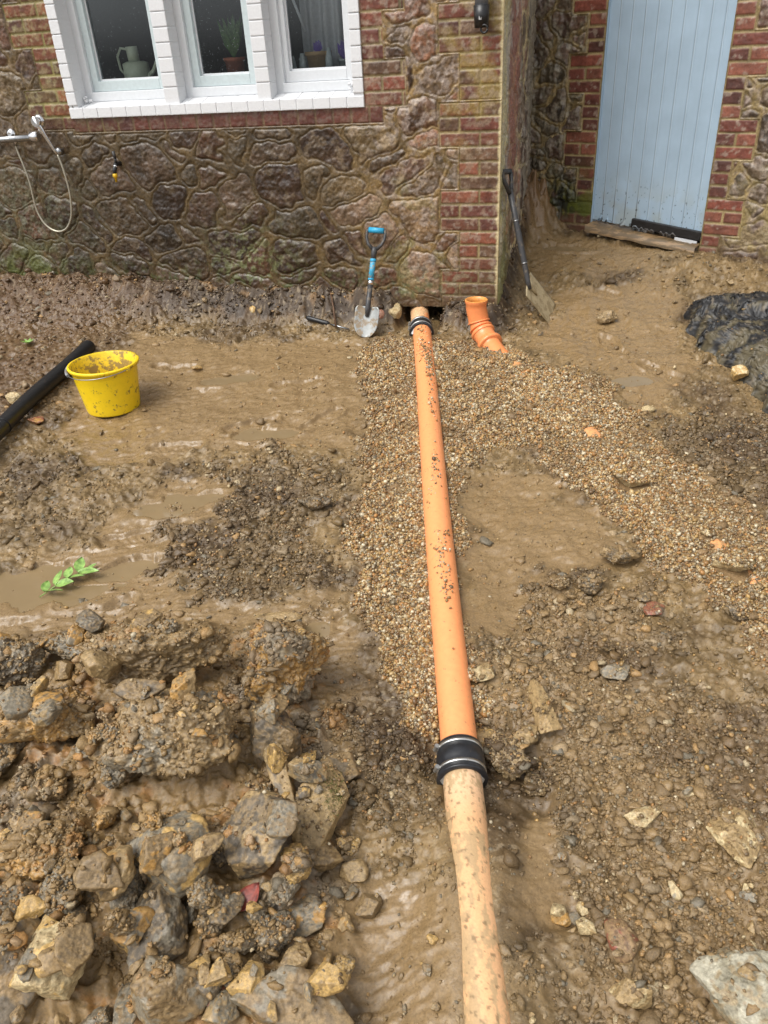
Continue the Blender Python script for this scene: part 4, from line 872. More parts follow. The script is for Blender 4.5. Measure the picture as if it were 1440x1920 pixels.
m.tube([c, c+up*0.001]+pts, [wB*0.95, wB*0.985]+rad, nn, cap=False); m.build('body', M_YEL, t)
m = MB(); m.tube([c+up*hB*1.003, c+up*(hB-0.006), c+up*hB*0.5, c+up*0.016, c+up*0.012], [wT*0.975, wT*0.94, (wT+wB)/2*0.955, wB*0.95, 0.0005], nn, cap=False); m.build('inside', M_YELIN, t)
ca = math.radians(202); L = []
for k in range(25):       # bail handle dropped on the near-left side of the rim
    q = math.radians(165+k/24*180); L.append(c+np.array((math.cos(q)*wT*1.07, math.sin(q)*wT*1.07, hB-0.012-0.020*math.sin(math.pi*k/24)+0.004)))
m = MB(); m.tube(L, 0.0022, 8); hd = m.build('handle', M_CHROMED, t); m = MB(); m.tube(L[4:10], 0.0085, 10); m.build('grip', smat('grey_grip', (0.22, 0.23, 0.25), 0.5, dirt=0.5), hd)
for q in (165, 345):
    m = MB(); q = math.radians(q); m.ball(c+np.array((math.cos(q)*wT*1.03, math.sin(q)*wT*1.03, hB-0.016)), 0.014, 2, (1, 1, 0.7)); m.build('handle_boss', M_YEL, t)

# ------------------------------------------------------------------ tools
def unit(v): v = np.asarray(v, float); return v/np.linalg.norm(v)
def blade(T, a, wd, n_, L, W, sq, mat, parent, dish=0.018, thick=0.0025):
    """T top centre, a along, wd width dir, n_ normal; sq: square end"""
    P = []
    for v in np.linspace(0, 1, 24):
        if sq: hw = W/2*(0.96+0.04*v)
        else: hw = W/2*(1.0 if v < 0.45 else math.sqrt(max(0.0004, 1-((v-0.45)/0.55)**2.2)))
        if not sq and v < 0.12: hw *= 0.80+0.2*math.sin(v/0.12*math.pi/2)
        P.append([T+a*L*v+wd*hw*u+n_*(-dish*(1-u*u)*(1-0.5*v)) for u in np.linspace(-1, 1, 17)])
    m = MB(); m.grid(P); o = m.build('blade', mat, parent, thick=thick); return o
T = on_y(706, 432, -0.05); B = at(683, 632)+np.array((0, 0, -0.005)); a = unit(B-T); Ls = np.linalg.norm(B-T)
wd = unit(np.cross(a, (0, -1, 0.1))); wd = wd if wd[0] > 0 else -wd; nr = unit(np.cross(a, wd)); nr = nr if nr[1] < 0 else -nr
t = thing('garden_shovel', B, 'short round-nosed shovel with bright blue grip leaning on the stone wall', 'shovel')
Pt = lambda f_: T+a*Ls*f_
m = MB(); m.tube([T-wd*0.046+wd*0.0, T+wd*0.046], 0.0165, 16); m.build('grip', M_BLUE, t)
m = MB()
for s_ in (-1, 1):
    m.tube([T+wd*0.050*s_-a*0.012, T+wd*0.056*s_+a*0.01, T+wd*0.056*s_+a*0.045, T+wd*0.042*s_+a*0.08, T+wd*0.012*s_+a*0.108], [0.008, 0.0095, 0.009, 0.010, 0.012], 10)
m.tube([T+a*0.095, T+a*0.115, Pt(0.27)], [0.012, 0.018, 0.0165], 14); m.build('d_handle', M_SHAFT, t)
m = MB(); m.tube([Pt(0.26), Pt(0.455)], 0.0172, 16); m.build('sleeve', M_STICK, t)
for f0, f1 in ((0.262, 0.29), (0.44, 0.458)):
    m = MB(); m.tube([Pt(f0), Pt(f1)], 0.0178, 16); m.build('sleeve_band', M_BLUE, t)
m = MB(); m.tube([Pt(0.458), Pt(0.50)], 0.0176, 16); m.build('ferrule', M_CHROME, t)
m = MB(); m.tube([Pt(0.50), Pt(0.72), Pt(0.80)], [0.0165, 0.0165, 0.010], 14); m.build('shaft', M_SHAFT, t)
blade(Pt(0.70)+nr*0.004, a, wd, nr, Ls*0.30, 0.155, False, M_STEEL, t)
# spade in the corner
T = on_y(949, 322, 0.12); E_ = at(1034, 588)+np.array((0, 0, 0.0)); best = min((abs(np.linalg.norm(on_y(991, 533, y)-E_)-0.27), y) for y in np.linspace(-0.3, 0.6, 300)); J = on_y(991, 533, best[1])
t = thing('digging_spade', E_, 'square-bladed spade with dark shaft leaning in the corner right of the brick pillar', 'spade')
a = unit(J-T); hd = unit(np.array((0.25, 1.0, 0.05))); hd = unit(hd-a*(hd@a))
m = MB(); Lq = np.linalg.norm(J-T); m.tube([T+a*0.10, T+a*Lq*0.45, T+a*Lq*0.72, T+a*Lq*0.97, J+a*0.03], [0.017, 0.0175, 0.0175, 0.0155, 0.013], 14); m.build('shaft', M_SHAFT, t)
m = MB(); m.tube([T-hd*0.055, T+hd*0.055], 0.015, 12)
for s_ in (-1, 1): m.tube([T+hd*0.055*s_-a*0.010, T+hd*0.058*s_+a*0.01, T+hd*0.05*s_+a*0.05, T+hd*0.012*s_+a*0.115], [0.011, 0.012, 0.012, 0.014], 10)
m.build('d_handle', M_SHAFT, t)
for f_ in (0.42, 0.80):
    m = MB(); m.tube([T+a*Lq*f_, T+a*(Lq*f_+0.006)], 0.019, 14); m.build('shaft_ring', M_CHROMED, t)
ab = unit(E_-J); wd = unit(np.array((0.22, 1.0, 0.12))); wd = unit(wd-ab*(wd@ab)); nr = unit(np.cross(wd, ab)); nr = nr if nr[2] > 0 else -nr
blade(J-ab*0.005, ab, wd, nr, np.linalg.norm(E_-J)+0.03, 0.20, True, M_SPADE, t, dish=0.010, thick=0.003)
m = MB(); m.tube([J-a*0.04, J+ab*0.03, J+ab*0.10+nr*0.0], [0.0155, 0.013, 0.003], 12); m.build('socket', M_SPADE, t)
# small chisel lying by the wall and a thin bar stuck in the bank
c0 = at(575, 601)+np.array((0, 0, 0.02)); c1 = at(655, 622)+np.array((0, 0, 0.015)); cm = along(c0, c1, 0.55)
t = thing('chisel', along(c0, c1, 0.5), 'black-handled steel chisel lying on the mud left of the small shovel', 'chisel')
m = MB(); m.tube([c0, along(c0, cm, 0.1), along(c0, cm, 0.5), along(c0, cm, 0.9), cm], [0.010, 0.017, 0.014, 0.017, 0.010], 12); m.build('handle', M_BLACKP, t)
m = MB(); m.tube([cm, c1], [0.006, 0.006], 10); m.build('steel_rod', M_CHROMED, t)
c0 = at(629, 604); c1 = on_y(620, 548, -0.03)
m = MB(); m.tube([c0-np.array((0, 0, 0.03)), along(c0, c1, 0.5)+np.array((0.002, 0, 0)), c1], [0.0065, 0.006, 0.0065], 8); tag(m.build('rusty_bar', M_RUST, own=c0), 'thin rusty bar leaning on the earth bank beside the chisel', 'bar')

# ------------------------------------------------------------------ shower, tap and downpipe on the house
t = thing('outdoor_shower', on_y(60, 255, -0.06), 'chrome bar shower with hand set and hanging loop of hose on the stone wall', 'shower')
s0, s1 = on_y(-60, 266, -0.075), on_y(62, 258, -0.075)
m = MB(); m.tube([s0, s1], 0.019, 16); m.build('mixer_bar', M_CHROMED, t)
m = MB(); m.tube([on_y(58, 258, -0.075), on_y(60, 257, -0.075), on_y(70, 256, -0.075), on_y(73, 256, -0.075)], [0.022, 0.032, 0.032, 0.024], 20); m.ball(on_y(62, 256, -0.045), 0.028, 2); m.build('control_knob', M_CHROME, t)
for px in (20,):
    m = MB(); p = on_y(px, 252, -0.012); m.tube([p+(0, 0.02, 0), p, p-(0, 0.012, 0)], [0.034, 0.034, 0.014], 20); m.build('wall_flange', M_CHROME, t)
h0 = on_y(68, 228, -0.10); h1 = on_y(103, 283, -0.06)
m = MB(); dh = unit(h1-h0); m.tube([h0-dh*0.03, h0+dh*0.03, along(h0, h1, 0.45), h1, h1+dh*0.03], [0.014, 0.017, 0.014, 0.010, 0.008], 14); m.ball(h0-np.array((0.0, -0.03, 0.0)), 0.040, 3, (1, 0.7, 1)); m.tube([h0+np.array((0, -0.012, 0)), h0+np.array((0, 0.012, 0.0))], 0.030, 20); m.build('hand_set', M_CHROME, t)
m = MB(); p = on_y(110, 284, -0.04); m.ball(p, 0.024, 3, (1, 0.8, 1)); m.tube([p, p+(0, 0.06, 0)], 0.012, 12); m.build('holder', M_CHROMED, t)
hp = [(29, 264), (31, 278), (40, 300), (50, 325), (58, 350), (63, 372), (70, 396), (82, 417), (97, 430), (112, 434), (125, 428), (133, 410), (134, 388), (131, 362), (125, 338), (117, 312), (108, 290)]
pts = [on_y(x, y, -0.055) for x, y in hp]; sm = []
for i in range(len(pts)-1):
    a0, a1, a2, a3 = pts[max(i-1, 0)], pts[i], pts[i+1], pts[min(i+2, len(pts)-1)]
    for u in np.linspace(0, 1, 6)[:-1]: sm.append(0.5*((2*a1)+(-a0+a2)*u+(2*a0-5*a1+4*a2-a3)*u*u+(-a0+3*a1-3*a2+a3)*u**3))
m = MB(); m.tube(sm+[pts[-1]], 0.0068, 12); m.build('hose', M_HOSE, t)
m = MB(); m.tube([on_y(29, 255, -0.07), on_y(29.5, 272, -0.06)], 0.0115, 10); m.build('hose_nut', M_CHROME, t)
p = on_y(217, 308, -0.05); t = thing('garden_tap', p, 'black wall tap with yellow hose connector on the stone wall under the window', 'tap')
m = MB(); m.tube([p+(0.0, 0.06, 0.0), p+(0, -0.0, 0.0), p+(-0.004, -0.02, -0.03), p+(-0.006, -0.022, -0.055)], [0.014, 0.015, 0.013, 0.011], 12); m.tube([p+(0.004, 0, 0.0), p+(0.008, -0.005, 0.035)], 0.008, 8)
m.build('body', M_BLACKP, t)
m = MB(); m.tube([p+(0.008-0.0, -0.005, 0.035), p+(0.004, -0.006, 0.075)], [0.010, 0.009], 10); m.build('lever', M_SHAFT, t)
m = MB(); q_ = p+np.array((-0.006, -0.022, -0.05)); m.tube([q_, q_-(0, 0, 0.004), q_-(0, 0, 0.022), q_-(0.001, 0, 0.024), q_-(0.002, 0, 0.05)], [0.010, 0.0145, 0.0145, 0.008, 0.007], 12); m.build('hose_connector', M_YTAP, t)
m = MB(); m.tube([p+(0.0, -0.004, -0.012), p+(-0.001, -0.010, -0.018)], 0.0165, 12); m.build('union_ring', M_CHROME, t)
p = on_y(903, 0, -0.065); q_ = on_y(903, 52, -0.065); t = thing('downpipe', q_, 'cut end of a grey downpipe with black sleeve on the brick pillar', 'downpipe')
m = MB(); m.tube([np.array((q_[0], q_[1], 3.1)), p-(0, 0, 0.02)], 0.034, 24); m.build('pipe', M_GREY, t)
m = MB(); m.tube([p-(0, 0, 0.02), p-(0, 0, 0.02), q_, q_], [0.034, 0.041, 0.036, 0.031], 24); sl = m.build('sleeve', M_BLACKP, t)
m = MB(); e0 = q_+np.array((0.018, -0.03, -0.006)); m.tube([e0+np.array((0.017*math.cos(a), 0, 0.017*math.sin(a))) for a in np.linspace(0, 2*math.pi, 18)], 0.0052, 8); m.build('ring_tab', M_BLACKP, t)
m = MB()
for dx in (-0.006, 0.002): m.box(q_+np.array((dx, -0.0368, 0.045)), (0.0035, 0.002, 0.022)); 
m.build('white_mark', M_WHITEP, t)

# ------------------------------------------------------------------ black membrane at the right
def atv(px, py):
    px = np.asarray(px, float); py = np.asarray(py, float); d = rays(px, py); z = 0*px
    for n in range(16):
        t_ = (z-CAM[2])/d[..., 2]; P = CAM+d*t_[..., None]; z = 0.5*z+0.5*hz(P[..., 0], P[..., 1], GZ)
    P[..., 2] = z; return P
lv = np.array([(560, 1345), (578, 1302), (592, 1283), (620, 1287), (650, 1306), (680, 1348), (710, 1385), (740, 1412), (772, 1432), (790, 1462), (830, 1520)])
PV = np.linspace(570, 815, 130); UU = np.linspace(0, 1, 190)
PX = np.stack([np.interp(v, lv[:, 0], lv[:, 1])+6*math.sin(v*0.21)+(1780-np.interp(v, lv[:, 0], lv[:, 1]))*UU**1.35 for v in PV]); PYY = np.repeat(PV[:, None], len(UU), 1)+0*PX
PYY = PYY-5*np.sin(PX*0.035)*np.clip((600-PYY)/30, 0, 1)
G_ = atv(PX, PYY); vv = (PYY-PYY.min())/(PYY.max()-PYY.min()); uu = UU[None, :]+0*PX
edge = sst(0, 0.10, uu)*sst(0, 0.10, vv)*sst(1.0, 0.86, vv)*sst(1.0, 0.9, uu)
a_, b_ = G_[..., 0], G_[..., 1]; ca, sa = math.cos(-0.35), math.sin(-0.35); fu, fv = a_*ca+b_*sa, -a_*sa+b_*ca
wq = 1.1*pn(fu*2.2, fv*2.2, 0, 500)+0.5*pn(fu*5, fv*4, 0, 505)
f1_ = np.sin(fv*15+fu*2.5+wq*3.2); f2_ = np.sin(fv*31-fu*6+wq*5+1.3); fold = 0.016*np.sign(f1_)*np.abs(f1_)**0.8+0.006*f2_*sst(-0.2, 0.3, pn(fu*3, fv*3, 0, 506))+0.022*fbm(fu*2.5, fv*3, 0, 507, 3)+0.012
big = 0.075*np.exp(-((PX-1330)/45)**2-((PYY-605)/26)**2)+0.05*np.exp(-((PX-1440)/90)**2-((PYY-600)/28)**2)
hgt = edge*(0.045+fold*1.2+0.05*sst(0, 0.35, uu)*sst(0.0, 0.3, vv))+big*edge**0.5+0.0022*fbm(a_*30, b_*30, 0, 502, 2)*edge
hgt = hgt-0.02*(1-edge)
V = G_.copy(); V[..., 2] += hgt; nI = np.arange(PX.size).reshape(PX.shape)
Qm = np.stack([nI[:-1, :-1], nI[1:, :-1], nI[1:, 1:], nI[:-1, 1:]], -1).reshape(-1, 4)
cD = np.zeros(PX.shape+(3,)); cD[:] = (0.014, 0.014, 0.015); dd = fbm(a_*7, b_*12, 0, 503, 5)
cD = over(cD, (0.10, 0.082, 0.046), sst(-0.10, 0.25, dd+0.30*sst(0.25, 0.6, vv)-0.5*np.exp(-((vv-0.05)/0.15)**2))*0.88)
cD = over(cD, (0.19, 0.15, 0.10), sst(0.3, 0.5, fbm(a_*30, b_*45, 0, 504, 4))*0.5)
M_MEM = vmat('muddy_black_membrane', scale=45, bump=0.35, bdist=0.004, cvar=0.4)
t = mesh_np('membrane_sheet', V.reshape(-1, 3), Qm, M_MEM, None, True, cD.reshape(-1, 3), np.full(PX.size, 0.50), own=G_[55, 60]); tag(t, 'crumpled muddy black membrane sheet lying at the right edge', 'plastic sheet')
splat(V.reshape(-1, 3))

# ------------------------------------------------------------------ stones
_ICO = {}
def ico(sub):
    if sub not in _ICO:
        bm = bmesh.new(); bmesh.ops.create_icosphere(bm, subdivisions=sub, radius=1.0); bm.verts.index_update()
        _ICO[sub] = (np.array([v.co[:] for v in bm.verts]), np.array([[v.index for v in f.verts] for f in bm.faces])); bm.free()
    return _ICO[sub]
def rock_shape(seed, style, sub, dims=(2, 2, 2)):
    D, Fc = ico(sub); r_ = np.random.default_rng(seed)
    npl = {'a': 11, 's': 9, 'c': 24, 'p': 24}[style]
    N_ = r_.normal(size=(npl, 3)); N_ /= np.linalg.norm(N_, axis=1)[:, None]; h = r_.uniform(0.60 if style != 'p' else 0.85, 1.0, npl)
    dp = D@N_.T; rad = np.where(dp > 0.05, h/np.maximum(dp, 0.05), 9); k = 44 if style in 'as' else 8
    rad = (np.sum(np.minimum(rad, 3)**(-k), 1))**(-1/k); rad = np.minimum(rad, 1.45)
    V = D*rad[:, None]*(np.array(dims)/2); s_ = (dims[0]*dims[1]*max(dims[2], 0.5*min(dims[:2])))**(1/3)/2
    x, y, z = (V/s_).T; o = seed*3.7 % 50
    if style in 'as': f = 0.07*fbm(x*1.4+o, y*1.4, z*1.4, seed, 3)+0.035*fbm(x*5+o, y*5, z*5, seed+3, 4, 0.6)+0.03*(np.abs(pn(x*2.2+o, y*2.2, z*2.2, seed+7))*2-0.4)
    elif style == 'c': f = 0.20*fbm(x*1.3+o, y*1.3, z*1.3, seed, 3, 0.5)+0.13*np.abs(pn(x*3.6+o, y*3.6, z*3.6, seed+4))+0.10*np.abs(pn(x*8+o, y*8, z*8, seed+5))+0.045*pn(x*19+o, y*19, z*19, seed+6)
    else: f = 0.04*fbm(x*1.5+o, y*1.5, z*1.5, seed, 3)
    return V+D*(f*s_)[:, None], Fc
C_GREY, C_BROWN, C_TAN, C_YEL, C_DARK, C_CREAM, C_CLAY, C_OCH, C_RED = (0.205, 0.178, 0.130), (0.20, 0.135, 0.065), (0.34, 0.235, 0.11), (0.50, 0.32, 0.11), (0.125, 0.098, 0.065), (0.54, 0.43, 0.24), (0.27, 0.18, 0.08), (0.40, 0.22, 0.06), (0.24, 0.075, 0.045)
CNAME = {C_GREY: 'grey', C_BROWN: 'brown', C_TAN: 'tan', C_YEL: 'yellow', C_DARK: 'dark', C_CREAM: 'cream', C_CLAY: 'brown clay', C_OCH: 'ochre', C_RED: 'red'}
def stone(pos, dims, seed, style, c1, c2, rot=0.0, tilt=(0, 0), mixt=0.12, sub=4, sink=0.2, name='stone', label=None, cat='stone', group=None, moss=False):
    if label and sub < 6 and max(dims) > 0.05: sub += 1
    V, Fc = rock_shape(seed, style, sub, dims)
    x, y, z = V.T; s_ = max(dims)
    f1 = fbm(x/s_*3+seed, y/s_*3, z/s_*3, seed+50, 4); f2 = fbm(x/s_*11+seed, y/s_*11, z/s_*11, seed+60, 3)
    c = np.array(c1)*(1+0.55*f2)[:, None]; c = over(c, c2, sst(mixt, mixt+0.16, f1)*0.9)
    c = over(c, (0.25, 0.17, 0.08), sst(0.05, 0.30, f2-0.6*f1)*0.6)
    if style == 'c':
        f3 = fbm(x*160, y*160, z*160, seed+70, 2); c = over(c, (0.42, 0.34, 0.23), sst(0.28, 0.4, f3)*0.6); c = over(c, (0.07, 0.045, 0.022), sst(0.15, 0.35, -f3)*0.5)
    ct, st_ = math.cos(tilt[0]), math.sin(tilt[0]); V = V@np.array(((1, 0, 0), (0, ct, -st_), (0, st_, ct))).T
    ct, st_ = math.cos(tilt[1]), math.sin(tilt[1]); V = V@np.array(((ct, 0, st_), (0, 1, 0), (-st_, 0, ct))).T
    ct, st_ = math.cos(rot), math.sin(rot); V = V@np.array(((ct, -st_, 0), (st_, ct, 0), (0, 0, 1))).T
    V = V+np.array(pos)-np.array((0, 0, V[:, 2].min()+sink*(V[:, 2].max()-V[:, 2].min())))
    rgh = np.full(len(V), 0.42 if style != 'c' else 0.5)-0.1*f1
    o = mesh_np(name, V, Fc, M_ROCK, None, True, c, rgh, own=pos)
    if label: tag(o, label, cat, group)
    splat(V, 2 if style == 'c' else 1)
    if moss:
        m = MB(); q = np.random.default_rng(seed); Vt = V[(V[:, 2] > np.percentile(V[:, 2], 62)) & ((V-np.array(pos))@np.array((0.8, 0.5, 0)) > 0.0)]
        for k in range(900):
            p = Vt[q.integers(len(Vt))]+q.normal(size=3)*0.0025; d = unit(q.normal(size=3)+np.array((0, 0, 1.2)))*q.uniform(0.003, 0.007); w__ = unit(np.cross(d, q.normal(size=3)))*0.0011
            m.add([p-w__, p+w__, p+d], [[0, 1, 2]])
        mo = m.build('moss_patch', M_MOSS, o)
    return o
def inpoly(x, y, P):
    ins = False; n = len(P)
    for i in range(n):
        (ax_, ay_), (bx_, by_) = P[i], P[(i+1) % n]
        if (ay_ > y) != (by_ > y) and x < (bx_-ax_)*(y-ay_)/(by_-ay_)+ax_: ins = not ins
    return ins
def pstone(px, py, w_, h_, style, c1, c2, label, rot=0.0, tilt=(0, 0), hgt=0.62, name='stone', cat='stone', sink=0.12, mixt=0.12, sub=4, seed=None, moss=False, group=None):
    P = at(px, py, GZ); z = (P-CAM)@Fv; W = w_*z/FPX; Dp = h_*z/FPX*1.05
    seed = seed if seed is not None else int(px*7+py)
    if inpoly(px, py, P_HEAP): sink = 0.05; hgt = max(hgt*1.15, 0.9 if style == 'c' else 0)
    base = P+np.array((0, 0, 0)); d = min(W, Dp)*hgt
    return stone(base-np.array(unit(Fv*np.array((1, 1, 0))))*d*0.15, (W, Dp, max(d, 0.012)), seed, style, c1, c2, rot+YAW, tilt, mixt, sub, sink, name, label, cat, moss=moss, group=group)
